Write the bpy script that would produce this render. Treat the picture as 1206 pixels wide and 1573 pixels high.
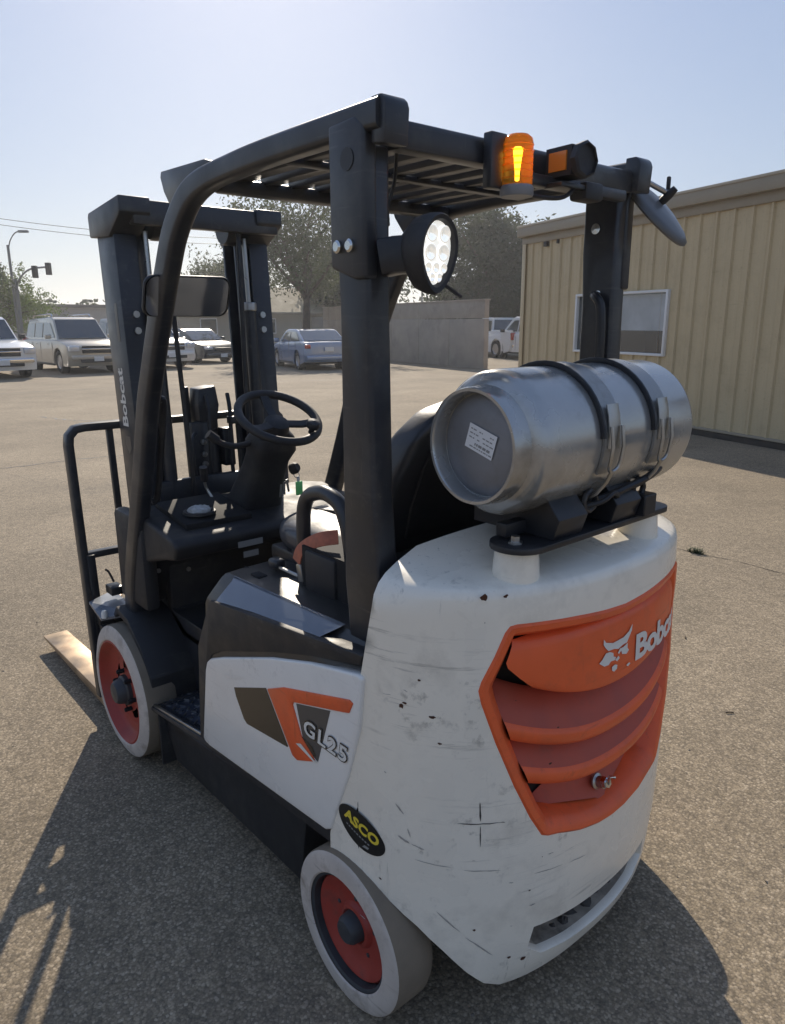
import bpy, bmesh, math, random
from math import sin, cos, pi, radians as R
from mathutils import Vector, Matrix, geometry
for o in list(bpy.data.objects): bpy.data.objects.remove(o)
SC = bpy.context.scene; C = SC.collection
random.seed(7)
# ---------------------------------------------------------------- camera, sky, sun, exposure
cam = bpy.data.cameras.new('camera'); co = bpy.data.objects.new('camera', cam); C.objects.link(co)
SC.camera = co
cam.sensor_fit = 'VERTICAL'; cam.sensor_height = 24.0; cam.lens = 24.0 * 1127.585 / 1573.0
cam.clip_start = 0.05; cam.clip_end = 3000
CAMP = Vector((-2.6893, 1.4119, 1.6662)); yaw, pitch, roll = -.7047, -.2528, -.0045
fw = Vector((cos(yaw)*cos(pitch), sin(yaw)*cos(pitch), sin(pitch)))
rt = fw.cross(Vector((0, 0, 1))).normalized(); up = rt.cross(fw)
rt2 = cos(roll)*rt + sin(roll)*up; up2 = -sin(roll)*rt + cos(roll)*up
m3 = Matrix((rt2, up2, -fw)).transposed()
co.matrix_world = Matrix.Translation(CAMP) @ m3.to_4x4()
AZ, EL = R(-31.5), R(32)
sund = Vector((cos(AZ)*cos(EL), sin(AZ)*cos(EL), sin(EL)))
w = bpy.data.worlds.new('World'); SC.world = w; w.use_nodes = True
HAZE_D = .0013
HAZE_K, SKY_K = 5.9, .24
nt = w.node_tree; nt.nodes.clear()
sky = nt.nodes.new('ShaderNodeTexSky'); sky.sky_type = 'NISHITA'; sky.sun_disc = False
sky.sun_elevation = EL; sky.sun_rotation = math.atan2(sund.x, sund.y)
sky.altitude = 0; sky.air_density = 1.0; sky.dust_density = 1.0; sky.ozone_density = 1.5
bg = nt.nodes.new('ShaderNodeBackground'); bg.inputs['Strength'].default_value = 0.1
ow = nt.nodes.new('ShaderNodeOutputWorld')
# thin high haze evens the sky out: part clear-air sky, part pale blue that whitens gently toward the horizon
geo = nt.nodes.new('ShaderNodeTexCoord'); sx = nt.nodes.new('ShaderNodeSeparateXYZ'); nt.links.new(geo.outputs['Generated'], sx.inputs[0])
rp_ = nt.nodes.new('ShaderNodeValToRGB'); e_ = rp_.color_ramp.elements
e_[0].position = 0.0; e_[0].color = (.56, .66, .76, 1); e_[1].position = 1.0; e_[1].color = (.27, .40, .70, 1)
q_ = e_.new(.16); q_.color = (.46, .57, .77, 1); q_ = e_.new(.45); q_.color = (.33, .45, .74, 1)
nt.links.new(sx.outputs[2], rp_.inputs[0])
sc_ = nt.nodes.new('ShaderNodeVectorMath'); sc_.operation = 'SCALE'; sc_.inputs[3].default_value = HAZE_K; nt.links.new(rp_.outputs[0], sc_.inputs[0])
sn_ = nt.nodes.new('ShaderNodeVectorMath'); sn_.operation = 'SCALE'; sn_.inputs[3].default_value = SKY_K; nt.links.new(sky.outputs[0], sn_.inputs[0])
ad_ = nt.nodes.new('ShaderNodeVectorMath'); ad_.operation = 'ADD'; nt.links.new(sc_.outputs[0], ad_.inputs[0]); nt.links.new(sn_.outputs[0], ad_.inputs[1])
nt.links.new(ad_.outputs[0], bg.inputs[0]); nt.links.new(bg.outputs[0], ow.inputs[0])
sl = bpy.data.lights.new('sun', 'SUN'); sl.energy = 4.6; sl.angle = R(.53); sl.color = (1, .89, .74)
so = bpy.data.objects.new('sun', sl); C.objects.link(so)
so.rotation_euler = (-sund).to_track_quat('-Z', 'Y').to_euler()
SC.view_settings.view_transform = 'Standard'; SC.view_settings.look = 'None'
SC.view_settings.exposure = 0.2; SC.view_settings.gamma = 1.0
SC.view_settings.use_curve_mapping = False
SC.render.engine = 'CYCLES'
# ---------------------------------------------------------------- helpers
def tag(o, label=None, cat=None, group=None, kind=None):
    if label: o['label'] = label
    if cat: o['category'] = cat
    if group: o['group'] = group
    if kind: o['kind'] = kind
    return o
def empty(name, loc=(0, 0, 0), rz=0):
    o = bpy.data.objects.new(name, None); C.objects.link(o); o.location = loc; o.rotation_euler = (0, 0, rz)
    o.empty_display_size = .2
    return o
def mesh(name, vs, fs, mat, par=None, ang=35, bev=0, seg=2):
    me = bpy.data.meshes.new(name); me.from_pydata([tuple(v) for v in vs], [], fs)
    bm = bmesh.new(); bm.from_mesh(me)
    bmesh.ops.recalc_face_normals(bm, faces=bm.faces)
    if bev:
        ed = [e for e in bm.edges if len(e.link_faces) == 2 and e.calc_face_angle(0) > R(28)]
        try: bmesh.ops.bevel(bm, geom=ed, offset=bev, segments=seg, affect='EDGES', profile=.5, clamp_overlap=True)
        except Exception: pass
    bm.to_mesh(me); bm.free()
    if ang:
        for p in me.polygons: p.use_smooth = True
        me.set_sharp_from_angle(angle=R(ang))
    ms = mat if isinstance(mat, (list, tuple)) else ([mat] if mat else [])
    for m in ms: me.materials.append(m)
    o = bpy.data.objects.new(name, me); C.objects.link(o)
    if par: o.parent = par
    return o
class MB:
    def __init__(s): s.v = []; s.f = []
    def add(s, vs, fs):
        n = len(s.v); s.v += [Vector(v) for v in vs]; s.f += [tuple(i+n for i in f) for f in fs]; return s
    def box(s, c, d, rot=None):
        c = Vector(c); vs = []
        for z in (-1, 1):
            for x, y in ((-1, -1), (1, -1), (1, 1), (-1, 1)):
                p = Vector((x*d[0]/2, y*d[1]/2, z*d[2]/2))
                if rot: p = rot @ p
                vs.append(c+p)
        return s.add(vs, [(0, 3, 2, 1), (4, 5, 6, 7), (0, 1, 5, 4), (1, 2, 6, 5), (2, 3, 7, 6), (3, 0, 4, 7)])
    def prism(s, pts, f, a, b):          # pts 2D polygon; f(p,t)->3D
        n = len(pts); vs = [f(p, a) for p in pts]+[f(p, b) for p in pts]
        fs = [tuple(range(n)), tuple(range(2*n-1, n-1, -1))]+[(i, (i+1) % n, (i+1) % n+n, i+n) for i in range(n)]
        return s.add(vs, fs)
    def lathe(s, prof, o, ax, n=32, closed=False, squash=None):
        o = Vector(o); ax = Vector(ax).normalized()
        u = ax.orthogonal().normalized() if abs(ax.z) < .9 else Vector((1, 0, 0))
        if abs(ax.z) < .9: u = (Vector((0, 0, 1))-ax*ax.z).normalized()
        v = ax.cross(u); vs = []; fs = []; m = len(prof)
        for i in range(n):
            a = 2*pi*i/n
            for r, h in prof:
                vs.append(o+ax*h+(u*cos(a)+v*sin(a))*max(r, 1e-5))
        for i in range(n):
            j = (i+1) % n
            for k in range(m-1 if not closed else m):
                l = (k+1) % m
                fs.append((i*m+k, j*m+k, j*m+l, i*m+l))
        return s.add(vs, fs)
    def sweep(s, path, sec, upv=(0, 0, 1), cap=True, close=False):   # sec: 2D (side, up)
        P = [Vector(p) for p in path]; n = len(P); m = len(sec); base = []; upv = Vector(upv)
        for i, p in enumerate(P):
            if close: t = (P[(i+1) % n]-P[i-1]).normalized(); k = 1
            else:
                a = (P[min(i+1, n-1)]-P[max(i-1, 0)]); t = a.normalized(); k = 1
                if 0 < i < n-1:
                    d1 = (P[i]-P[i-1]).normalized(); d2 = (P[i+1]-P[i]).normalized()
                    k = 1/max(.5, math.sqrt((1+d1.dot(d2))/2))
            sd = t.cross(upv)
            if sd.length < 1e-3: sd = t.cross(Vector((1, 0, 0)))
            sd.normalize(); uu = sd.cross(t)
            base += [p+sd*a_+uu*b_*k for a_, b_ in sec]
        fs = []
        for i in range(n if close else n-1):
            j = (i+1) % n
            for q in range(m):
                r = (q+1) % m; fs.append((i*m+q, i*m+r, j*m+r, j*m+q))
        if cap and not close: fs += [tuple(range(m-1, -1, -1)), tuple((n-1)*m+q for q in range(m))]
        return s.add(base, fs)
    def tube(s, path, r, n=10, close=False):
        P = [Vector(p) for p in path]
        sec = [(cos(2*pi*i/n)*r, sin(2*pi*i/n)*r) for i in range(n)]
        d = (P[-1]-P[0]); upv = (0, 0, 1)
        if all(abs((P[i+1]-P[i]).normalized().z) > .97 for i in range(len(P)-1)): upv = (1, 0, 0)
        # parallel transport frame
        N = len(P); vs = []; prev = None
        for i in range(N):
            if close: t = (P[(i+1) % N]-P[i-1]).normalized()
            else: t = (P[min(i+1, N-1)]-P[max(i-1, 0)]).normalized()
            if prev is None:
                a = t.orthogonal().normalized()
            else:
                a = (prev-t*prev.dot(t)).normalized()
            prev = a; b = t.cross(a)
            vs += [P[i]+a*x+b*y for x, y in sec]
        fs = []
        for i in range(N if close else N-1):
            j = (i+1) % N
            for q in range(n):
                r2 = (q+1) % n; fs.append((i*n+q, i*n+r2, j*n+r2, j*n+q))
        if not close: fs += [tuple(range(n-1, -1, -1)), tuple((N-1)*n+q for q in range(n))]
        return s.add(vs, fs)
    def build(s, name, mat, par=None, ang=35, bev=0, seg=2): return mesh(name, s.v, s.f, mat, par, ang, bev, seg)
def box(name, c, d, mat, par=None, bev=0, rot=None, ang=35): return MB().box(c, d, rot).build(name, mat, par, ang, bev)
def rrect(a, b, r, n=4):
    o = []
    for cx, cy, t0 in ((a/2-r, b/2-r, 0), (-a/2+r, b/2-r, 90), (-a/2+r, -b/2+r, 180), (a/2-r, -b/2+r, 270)):
        for k in range(n+1):
            t = R(t0+90*k/n); o.append((cx+r*cos(t), cy+r*sin(t)))
    return o
def smooth_path(pts, n=6):
    P = [Vector(p) for p in pts]; out = []
    for i in range(len(P)-1):
        p0 = P[max(i-1, 0)]; p1 = P[i]; p2 = P[i+1]; p3 = P[min(i+2, len(P)-1)]
        for k in range(n):
            t = k/n
            out.append(.5*((2*p1)+(-p0+p2)*t+(2*p0-5*p1+4*p2-p3)*t*t+(-p0+3*p1-3*p2+p3)*t**3))
    out.append(P[-1]); return out
def lerp(a, b, t): return a+(b-a)*t
def interp(x, xs, ys):
    if x <= xs[0]: return ys[0]
    for i in range(len(xs)-1):
        if x <= xs[i+1]: return lerp(ys[i], ys[i+1], (x-xs[i])/(xs[i+1]-xs[i]))
    return ys[-1]
def rot_to(ax, spin=0):
    return (Vector(ax).to_track_quat('X', 'Z').to_matrix()) @ Matrix.Rotation(spin, 3, 'X')
# ---------------------------------------------------------------- materials
def mat(name, col, rough=.5, metal=0, var=.0, vscale=8, bump=0, bscale=60, coat=0, spec=.5, dirt=None, dirt_amt=0, dscale=4, emis=None, estr=0, alpha=None, trans=0, ior=1.45):
    m = bpy.data.materials.new(name); m.use_nodes = True; t = m.node_tree; N = t.nodes; L = t.links
    b = N['Principled BSDF']; b.inputs['Base Color'].default_value = (*col, 1); b.inputs['Roughness'].default_value = rough
    b.inputs['Metallic'].default_value = metal; b.inputs['Coat Weight'].default_value = coat; b.inputs['Coat Roughness'].default_value = .08
    b.inputs['Specular IOR Level'].default_value = spec; b.inputs['Transmission Weight'].default_value = trans; b.inputs['IOR'].default_value = ior
    tc = N.new('ShaderNodeTexCoord')
    src = None
    if var:
        n = N.new('ShaderNodeTexNoise'); n.inputs['Scale'].default_value = vscale; n.inputs['Detail'].default_value = 5
        L.new(tc.outputs['Object'], n.inputs['Vector'])
        mr = N.new('ShaderNodeMapRange'); mr.inputs[1].default_value = .3; mr.inputs[2].default_value = .7
        mr.inputs[3].default_value = 1-var; mr.inputs[4].default_value = 1+var; L.new(n.outputs['Fac'], mr.inputs[0])
        mx = N.new('ShaderNodeMix'); mx.data_type = 'RGBA'; mx.blend_type = 'MULTIPLY'; mx.inputs[0].default_value = 1
        mx.inputs[6].default_value = (*col, 1); L.new(mr.outputs[0], mx.inputs[7]); src = mx.outputs[2]
        rr = N.new('ShaderNodeMapRange'); rr.inputs[1].default_value = .3; rr.inputs[2].default_value = .7
        rr.inputs[3].default_value = max(.02, rough-.1); rr.inputs[4].default_value = min(1, rough+.12)
        L.new(n.outputs['Fac'], rr.inputs[0]); L.new(rr.outputs[0], b.inputs['Roughness'])
    if dirt:
        n2 = N.new('ShaderNodeTexNoise'); n2.inputs['Scale'].default_value = dscale; n2.inputs['Detail'].default_value = 9; n2.inputs['Roughness'].default_value = .65
        L.new(tc.outputs['Object'], n2.inputs['Vector'])
        m2 = N.new('ShaderNodeMapRange'); m2.inputs[1].default_value = .52; m2.inputs[2].default_value = .72
        m2.inputs[3].default_value = 0; m2.inputs[4].default_value = dirt_amt; L.new(n2.outputs['Fac'], m2.inputs[0])
        mx2 = N.new('ShaderNodeMix'); mx2.data_type = 'RGBA'
        if src: L.new(src, mx2.inputs[6])
        else: mx2.inputs[6].default_value = (*col, 1)
        mx2.inputs[7].default_value = (*dirt, 1); L.new(m2.outputs[0], mx2.inputs[0]); src = mx2.outputs[2]
    if src: L.new(src, b.inputs['Base Color'])
    if bump:
        n3 = N.new('ShaderNodeTexNoise'); n3.inputs['Scale'].default_value = bscale; n3.inputs['Detail'].default_value = 4
        L.new(tc.outputs['Object'], n3.inputs['Vector'])
        bp = N.new('ShaderNodeBump'); bp.inputs['Strength'].default_value = bump; bp.inputs['Distance'].default_value = .01
        L.new(n3.outputs['Fac'], bp.inputs['Height']); L.new(bp.outputs[0], b.inputs['Normal'])
    if emis: b.inputs['Emission Color'].default_value = (*emis, 1); b.inputs['Emission Strength'].default_value = estr
    if alpha is not None: b.inputs['Alpha'].default_value = alpha
    return m
Mk = {}
Mk['white'] = mat('white_paint', (.85, .785, .66), .3, var=.05, vscale=5, dirt=(.33, .29, .23), dirt_amt=.42, dscale=5, coat=.2, bump=.02, bscale=25)
Mk['panelwhite'] = mat('white_panel_paint', (.79, .76, .70), .3, var=.03, vscale=4, dirt=(.4, .37, .32), dirt_amt=.15, dscale=6, coat=.3)
Mk['orange'] = mat('orange_plastic', (.80, .125, .034), .42, var=.08, vscale=9, dirt=(.3, .09, .05), dirt_amt=.3, dscale=12)
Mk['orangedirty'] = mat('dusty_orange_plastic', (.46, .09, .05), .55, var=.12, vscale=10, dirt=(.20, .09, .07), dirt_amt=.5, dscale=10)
Mk['black'] = mat('black_paint', (.018, .019, .022), .38, var=.15, vscale=12, bump=.02, bscale=50, dirt=(.09, .08, .07), dirt_amt=.35, dscale=9)
Mk['guard'] = mat('guard_black_paint', (.021, .023, .028), .40, var=.15, vscale=9, dirt=(.12, .11, .09), dirt_amt=.3, dscale=7, coat=.2)
Mk['plastic'] = mat('black_plastic', (.022, .022, .024), .55, var=.1, vscale=14, bump=.05, bscale=220, dirt=(.08, .075, .065), dirt_amt=.4, dscale=6)
Mk['hood'] = mat('dark_hood_plastic', (.030, .029, .028), .36, var=.08, vscale=10, bump=.03, bscale=200, coat=.15)
Mk['steel'] = mat('bare_steel', (.42, .42, .41), .35, 1, var=.15, vscale=20)
Mk['chrome'] = mat('polished_steel', (.62, .62, .6), .18, 1, var=.08, vscale=30)
Mk['tank'] = mat('silver_tank_paint', (.42, .42, .405), .23, .62, var=.12, vscale=6, dirt=(.16, .145, .12), dirt_amt=.6, dscale=8, bump=.03, bscale=14)
Mk['band'] = mat('dull_grey_band', (.30, .30, .29), .36, .6, var=.12, vscale=18, dirt=(.12, .11, .09), dirt_amt=.5, dscale=15)
Mk['tankend'] = mat('dull_tank_end', (.22, .225, .24), .45, .35, var=.12, vscale=12, dirt=(.12, .11, .1), dirt_amt=.4, dscale=9)
Mk['tyre'] = mat('nonmarking_rubber', (.53, .465, .40), .8, var=.14, vscale=8, dirt=(.22, .17, .125), dirt_amt=.75, dscale=9, bump=.1, bscale=70)
Mk['tread'] = mat('worn_shaded_tread', (.20, .16, .115), .9, var=.15, vscale=10, dirt=(.16, .13, .1), dirt_amt=.5, dscale=9, bump=.15, bscale=50)  # worn brown tread; the front tread's deep shadow is put into the colour
Mk['red'] = mat('red_rim_paint', (.34, .045, .03), .5, var=.2, vscale=14, dirt=(.10, .05, .04), dirt_amt=.7, dscale=14)
Mk['hub'] = mat('hub_grey', (.045, .047, .05), .5, var=.2, vscale=20)
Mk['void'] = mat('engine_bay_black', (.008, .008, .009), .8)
Mk['vinyl'] = mat('seat_vinyl', (.03, .031, .034), .38, var=.1, vscale=10, bump=.05, bscale=120, coat=.25)
Mk['deckblue'] = mat('step_tread_metal', (.06, .07, .10), .32, .5, var=.3, vscale=25, dirt=(.2, .18, .15), dirt_amt=.5, dscale=10)
Mk['yellow'] = mat('yellow_print', (.75, .58, .05), .5)
Mk['stickerblack'] = mat('black_sticker', (.012, .012, .012), .3)
Mk['whiteprint'] = mat('white_print', (.72, .70, .64), .5)
Mk['greyprint'] = mat('grey_print', (.25, .25, .24), .5)
Mk['paper'] = mat('label_paper', (.72, .72, .72), .55)
Mk['decalblack'] = mat('decal_black', (.014, .013, .012), .22, coat=.3)
Mk['decalgrey'] = mat('decal_grey', (.09, .09, .09), .3, .3)
Mk['rust'] = mat('rust_chip', (.07, .028, .015), .8, var=.3, vscale=60)
Mk['scuff'] = mat('scuff_black', (.05, .045, .04), .7, var=.3, vscale=80)
Mk['scufflight'] = mat('scuff_grey', (.38, .35, .31), .6, var=.2, vscale=80)
Mk['buckle'] = mat('belt_red', (.42, .13, .07), .6, var=.2, vscale=60, bump=.1, bscale=300)
Mk['green'] = mat('green_tag', (.22, .70, .22), .4)
Mk['forksteel'] = mat('worn_fork_steel', (.42, .31, .20), .42, .6, var=.2, vscale=9, dirt=(.2, .1, .05), dirt_amt=.5, dscale=8)
Mk['mirror'] = mat('mirror_glass', (.75, .76, .78), .06, 1, var=.0)
Mk['lens'] = mat('work_light_lens', (.8, .8, .78), .12, 0, emis=(1, .98, .9), estr=.55, coat=.6)
Mk['led'] = mat('led_reflector', (.85, .85, .85), .12, 1, emis=(1, .98, .92), estr=.5)
Mk['amber'] = mat('amber_lens', (1.0, .45, .05), .15, trans=.65, ior=1.15)
Mk['amberdull'] = mat('amber_marker', (.65, .22, .03), .18, coat=.5)
Mk['bulb'] = mat('strobe_bulb', (1, .6, .1), .3, emis=(1, .62, .10), estr=7)

def smear(m, col=(.16, .145, .12), amt=.55):      # rubbed-in grime: stretched, broken streaks over the paint
    t = m.node_tree; N = t.nodes; L = t.links; b = N['Principled BSDF']; src = b.inputs['Base Color'].links[0].from_socket
    tc = N.new('ShaderNodeTexCoord')
    def ns(sc, loc, d, lo, hi):
        mp = N.new('ShaderNodeMapping'); mp.inputs['Scale'].default_value = sc; mp.inputs['Location'].default_value = loc; L.new(tc.outputs['Object'], mp.inputs[0])
        n = N.new('ShaderNodeTexNoise'); n.inputs['Scale'].default_value = 1; n.inputs['Detail'].default_value = d; n.inputs['Roughness'].default_value = .7; L.new(mp.outputs[0], n.inputs['Vector'])
        r_ = N.new('ShaderNodeMapRange'); r_.inputs[1].default_value = lo; r_.inputs[2].default_value = hi; L.new(n.outputs['Fac'], r_.inputs[0]); return r_.outputs[0]
    def mu(a, b_): 
        n = N.new('ShaderNodeMath'); n.operation = 'MULTIPLY'; L.new(a, n.inputs[0]); L.new(b_, n.inputs[1]); return n.outputs[0]
    def mxx(a, b_):
        n = N.new('ShaderNodeMath'); n.operation = 'MAXIMUM'; L.new(a, n.inputs[0]); L.new(b_, n.inputs[1]); return n.outputs[0]
    f = mxx(mu(ns((4, 4, 70), (0, 0, 0), 6, .57, .72), ns((3, 3, 5), (4, 1, 2), 3, .46, .60)), mu(ns((60, 60, 6), (3, 7, 1), 6, .60, .74), ns((4, 4, 3), (9, 3, 5), 3, .50, .62)))
    f = mxx(f, mu(ns((22, 22, 22), (1, 5, 2), 8, .56, .70), ns((2.5, 2.5, 2.5), (2, 8, 4), 3, .46, .62)))
    sc_ = N.new('ShaderNodeMath'); sc_.operation = 'MULTIPLY'; sc_.inputs[1].default_value = amt; L.new(f, sc_.inputs[0])
    mx = N.new('ShaderNodeMix'); mx.data_type = 'RGBA'; L.new(sc_.outputs[0], mx.inputs[0]); L.new(src, mx.inputs[6]); mx.inputs[7].default_value = (*col, 1); L.new(mx.outputs[2], b.inputs['Base Color'])
smear(Mk['white'], amt=.75); smear(Mk['panelwhite'], amt=.3); smear(Mk['tyre'], (.12, .10, .08), .6)
smear(Mk['guard'], (.13, .12, .105), .4); smear(Mk['hood'], (.12, .11, .09), .35); smear(Mk['plastic'], (.11, .10, .085), .45); smear(Mk['orange'], (.22, .06, .035), .5)
# ================================================================ GROUND
def ground_mat():
    m = bpy.data.materials.new('weathered_asphalt'); m.use_nodes = True; t = m.node_tree; N = t.nodes; L = t.links; b = N['Principled BSDF']
    tc = N.new('ShaderNodeTexCoord'); g = tc.outputs['Object']
    def noise(s, d=4, r=.55):
        n = N.new('ShaderNodeTexNoise'); n.inputs['Scale'].default_value = s; n.inputs['Detail'].default_value = d; n.inputs['Roughness'].default_value = r; L.new(g, n.inputs['Vector']); return n.outputs['Fac']
    def mr(x, a, b_, c, d):
        n = N.new('ShaderNodeMapRange'); n.inputs[1].default_value = a; n.inputs[2].default_value = b_; n.inputs[3].default_value = c; n.inputs[4].default_value = d; L.new(x, n.inputs[0]); return n.outputs[0]
    def mul(x, y):
        n = N.new('ShaderNodeMath'); n.operation = 'MULTIPLY'; L.new(x, n.inputs[0]); L.new(y, n.inputs[1]); return n.outputs[0]
    def vor(s, out='Color', f='F1'):
        n = N.new('ShaderNodeTexVoronoi'); n.inputs['Scale'].default_value = s; n.feature = f; L.new(g, n.inputs['Vector']); return n
    v1 = vor(125); v2_ = vor(260)
    bw = N.new('ShaderNodeSeparateColor'); L.new(v1.outputs['Color'], bw.inputs[0])
    bw2 = N.new('ShaderNodeSeparateColor'); L.new(v2_.outputs['Color'], bw2.inputs[0])
    cr = N.new('ShaderNodeValToRGB'); L.new(bw.outputs[0], cr.inputs[0]); e = cr.color_ramp.elements
    e[0].position = 0; e[0].color = (.20, .163, .115, 1); e[1].position = 1; e[1].color = (.46, .375, .265, 1)
    for p_, c_ in ((.22, (.24, .192, .133)), (.6, (.305, .243, .160)), (.88, (.38, .305, .21))):
        q = e.new(p_); q.color = (*c_, 1)
    f1 = mr(bw2.outputs[1], 0, 1, .82, 1.14)
    f2 = mr(noise(1.1, 6), .3, .7, .84, 1.14)
    f3 = mr(noise(.22, 7, .62), .35, .65, .84, 1.12)
    f4 = mr(noise(14, 6, .7), .3, .7, .82, 1.16)
    f = mul(mul(f1, f2), mul(f3, f4))
    edge = mr(v1.outputs['Distance'], .35, .75, 1, .72); f = mul(f, edge)
    mx = N.new('ShaderNodeMix'); mx.data_type = 'RGBA'; mx.blend_type = 'MULTIPLY'; mx.inputs[0].default_value = 1
    L.new(cr.outputs[0], mx.inputs[6]); L.new(f, mx.inputs[7])
    # oily darker stains
    mx2 = N.new('ShaderNodeMix'); mx2.data_type = 'RGBA'; mx2.inputs[7].default_value = (.07, .062, .052, 1)
    L.new(mx.outputs[2], mx2.inputs[6]); L.new(mul(mr(noise(.55, 8, .6), .57, .74, 0, .6), mr(noise(9, 3), .3, .6, .3, 1)), mx2.inputs[0])
    L.new(mx2.outputs[2], b.inputs['Base Color']); b.inputs['Roughness'].default_value = .88; b.inputs['Specular IOR Level'].default_value = .3
    h = N.new('ShaderNodeMath'); h.operation = 'SUBTRACT'; h.inputs[0].default_value = 1; L.new(v1.outputs['Distance'], h.inputs[1])
    h2 = N.new('ShaderNodeMath'); h2.operation = 'ADD'; L.new(mul(h.outputs[0], mr(bw.outputs[1], 0, 1, .3, 1.2)), h2.inputs[0]); L.new(mr(noise(40, 4), 0, 1, 0, 1.0), h2.inputs[1])
    bp = N.new('ShaderNodeBump'); bp.inputs['Strength'].default_value = .42; bp.inputs['Distance'].default_value = .003
    L.new(h2.outputs[0], bp.inputs['Height']); L.new(bp.outputs[0], b.inputs['Normal'])
    return m
gm = ground_mat()
gv = []; gf = []
def gx(i): return [-400, -120, -40, -20, -10, 0, 10, 20, 40, 80, 160, 500][i]
for i in range(12):
    for j in range(12): gv.append((gx(i), gx(j), 0))
for i in range(11):
    for j in range(11): gf.append((i*12+j, (i+1)*12+j, (i+1)*12+j+1, i*12+j+1))
tag(mesh('ground', gv, gf, gm, None, 0), kind='structure')
crk = mat('crack_dirt', (.05, .043, .035), .95, var=.3, vscale=30)
seal = mat('crack_sealant', (.045, .042, .04), .6, var=.2, vscale=12)
def crack(pts, w_, m_, jit=.012):
    P = smooth_path([(x, y, 0) for x, y in pts], 14); rn = random.Random(int(pts[0][0]*100)); vs = []; 
    for i, p in enumerate(P):
        t = (P[min(i+1, len(P)-1)]-P[max(i-1, 0)]).normalized(); nn = Vector((-t.y, t.x, 0)); c = p+nn*rn.uniform(-jit, jit); ww = w_*rn.uniform(.25, 1.2)
        vs += [c+nn*ww+Vector((0, 0, .003)), c-nn*ww+Vector((0, 0, .003))]
    n = len(P); tag(mesh('pavement_crack', vs, [(2*i, 2*i+2, 2*i+3, 2*i+1) for i in range(n-1)], m_, None, 0), kind='structure')
crack([(1.2, -3.45), (.3, -3.62), (-.2, -3.665), (-.55, -3.69), (-.9, -3.67), (-1.6, -3.72), (-2.6, -3.70)], .0045, crk, .008)
crack([(11.9, -2.4), (11.0, -2.72), (10.6, -3.1), (10.3, -4.2), (9.8, -6.0)], .035, seal, .05)
crack([(7.6, 1.5), (6.9, -.6), (6.9, -1.5), (6.5, -3.4), (6.3, -5.2), (5.5, -7.5)], .016, seal, .03)
crack([(17.9, 2), (17.5, -4.2), (16.8, -9), (14.5, -13)], .03, seal, .08)
crack([(3.2, -2.2), (2.6, -3.1), (2.7, -4.4), (1.9, -5.6)], .005, crk, .02)
# weeds in the joint
def weeds(cx, cy, n, R_, h):
    m_ = MB(); rn = random.Random(5)
    for k in range(n):
        a = rn.uniform(0, 2*pi); r_ = R_*rn.random(); x = cx+r_*cos(a); y = cy+r_*.35*sin(a); t = rn.uniform(0, 2*pi); l = h*rn.uniform(.4, 1.1); w_ = .0022
        d = Vector((cos(t), sin(t), 0)); s_ = Vector((-d.y, d.x, 0))*w_; p = Vector((x, y, 0))
        m_.add([p-s_, p+s_, p+d*l*.4+Vector((0, 0, l*.7))+s_*.8, p+d*l*.4+Vector((0, 0, l*.7))-s_*.8, p+d*l+Vector((0, 0, l*.75))], [(0, 1, 2, 3), (3, 2, 4)])
    o = m_.build('grass_tuft', mat('weed_green', (.06, .075, .03), .7, var=.3, vscale=60), None, 0); return tag(o, kind='stuff')
weeds(-.19, -3.665, 130, .07, .05)
# loose grit and small stones on the asphalt
rn = random.Random(11); gb = MB()
for k in range(900):
    d_ = rn.uniform(.4, 1)**.8; x = rn.uniform(-2.6, 3.5); y = rn.uniform(-4.2, 1.9)
    r_ = rn.uniform(.0015, .0045) if rn.random() < .93 else rn.uniform(.005, .009)
    a = [rn.uniform(0, 6.3) for _ in range(5)]
    a.sort(); pts = [Vector((x+r_*cos(t), y+r_*sin(t), .0)) for t in a]; top = Vector((x+rn.uniform(-.3, .3)*r_, y+rn.uniform(-.3, .3)*r_, r_*.7))
    gb.add(pts+[top], [(i, (i+1) % 5, 5) for i in range(5)])
tag(gb.build('grit', mat('grit_stone', (.19, .165, .13), .9, var=.5, vscale=40), None, 0), kind='stuff')
tb = MB()
for x, y, l, t in ((-.95, -1.35, .05, .4), (-1.32, -.95, .05, 1.3), (-.9, -2.2, .03, 2.1), (-1.45, -1.6, .035, .9), (.6, 1.0, .03, 1.2)):
    d = Vector((cos(t), sin(t), 0)); tb.tube([Vector((x, y, .004)), Vector((x, y, .006))+d*l*.5, Vector((x, y, .004))+d*l], .003, 5)
tag(tb.build('twig_litter', mat('twig_brown', (.05, .035, .02), .8), None, 30), kind='stuff')
# ================================================================ METAL WAREHOUSE
WD = Vector((.9563, -.2924, 0)); WN = Vector((-.2924, -.9563, 0)); W0 = Vector((2.667, -9.211, 0))   # s along WD, outward face looks along -WN
def wp(s, z, o=0): return W0+WD*s-WN*o+Vector((0, 0, z))
BLD = empty('metal_warehouse', tuple(wp(0, 0))); tag(BLD, 'tan ribbed metal building with a low roof and one sliding window', 'building')
def bl_(o): o.parent = BLD; o.matrix_parent_inverse = Matrix.Translation(-wp(0, 0)); return o
wm = mat('tan_metal_siding', (.54, .43, .255), .42, var=.05, vscale=1.2, dirt=(.36, .28, .16), dirt_amt=.35, dscale=2.5)
smear(wm, (.24, .19, .11), .45)
trm = mat('tan_brown_trim', (.30, .255, .185), .5, var=.06, vscale=3)
S0, S1 = -7.2, 4.93; zb, ztp = .10, 3.17
pw = .9144; prof = [(0, 0), (.030, 0), (.045, .034), (.075, .034), (.090, 0)]
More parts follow.
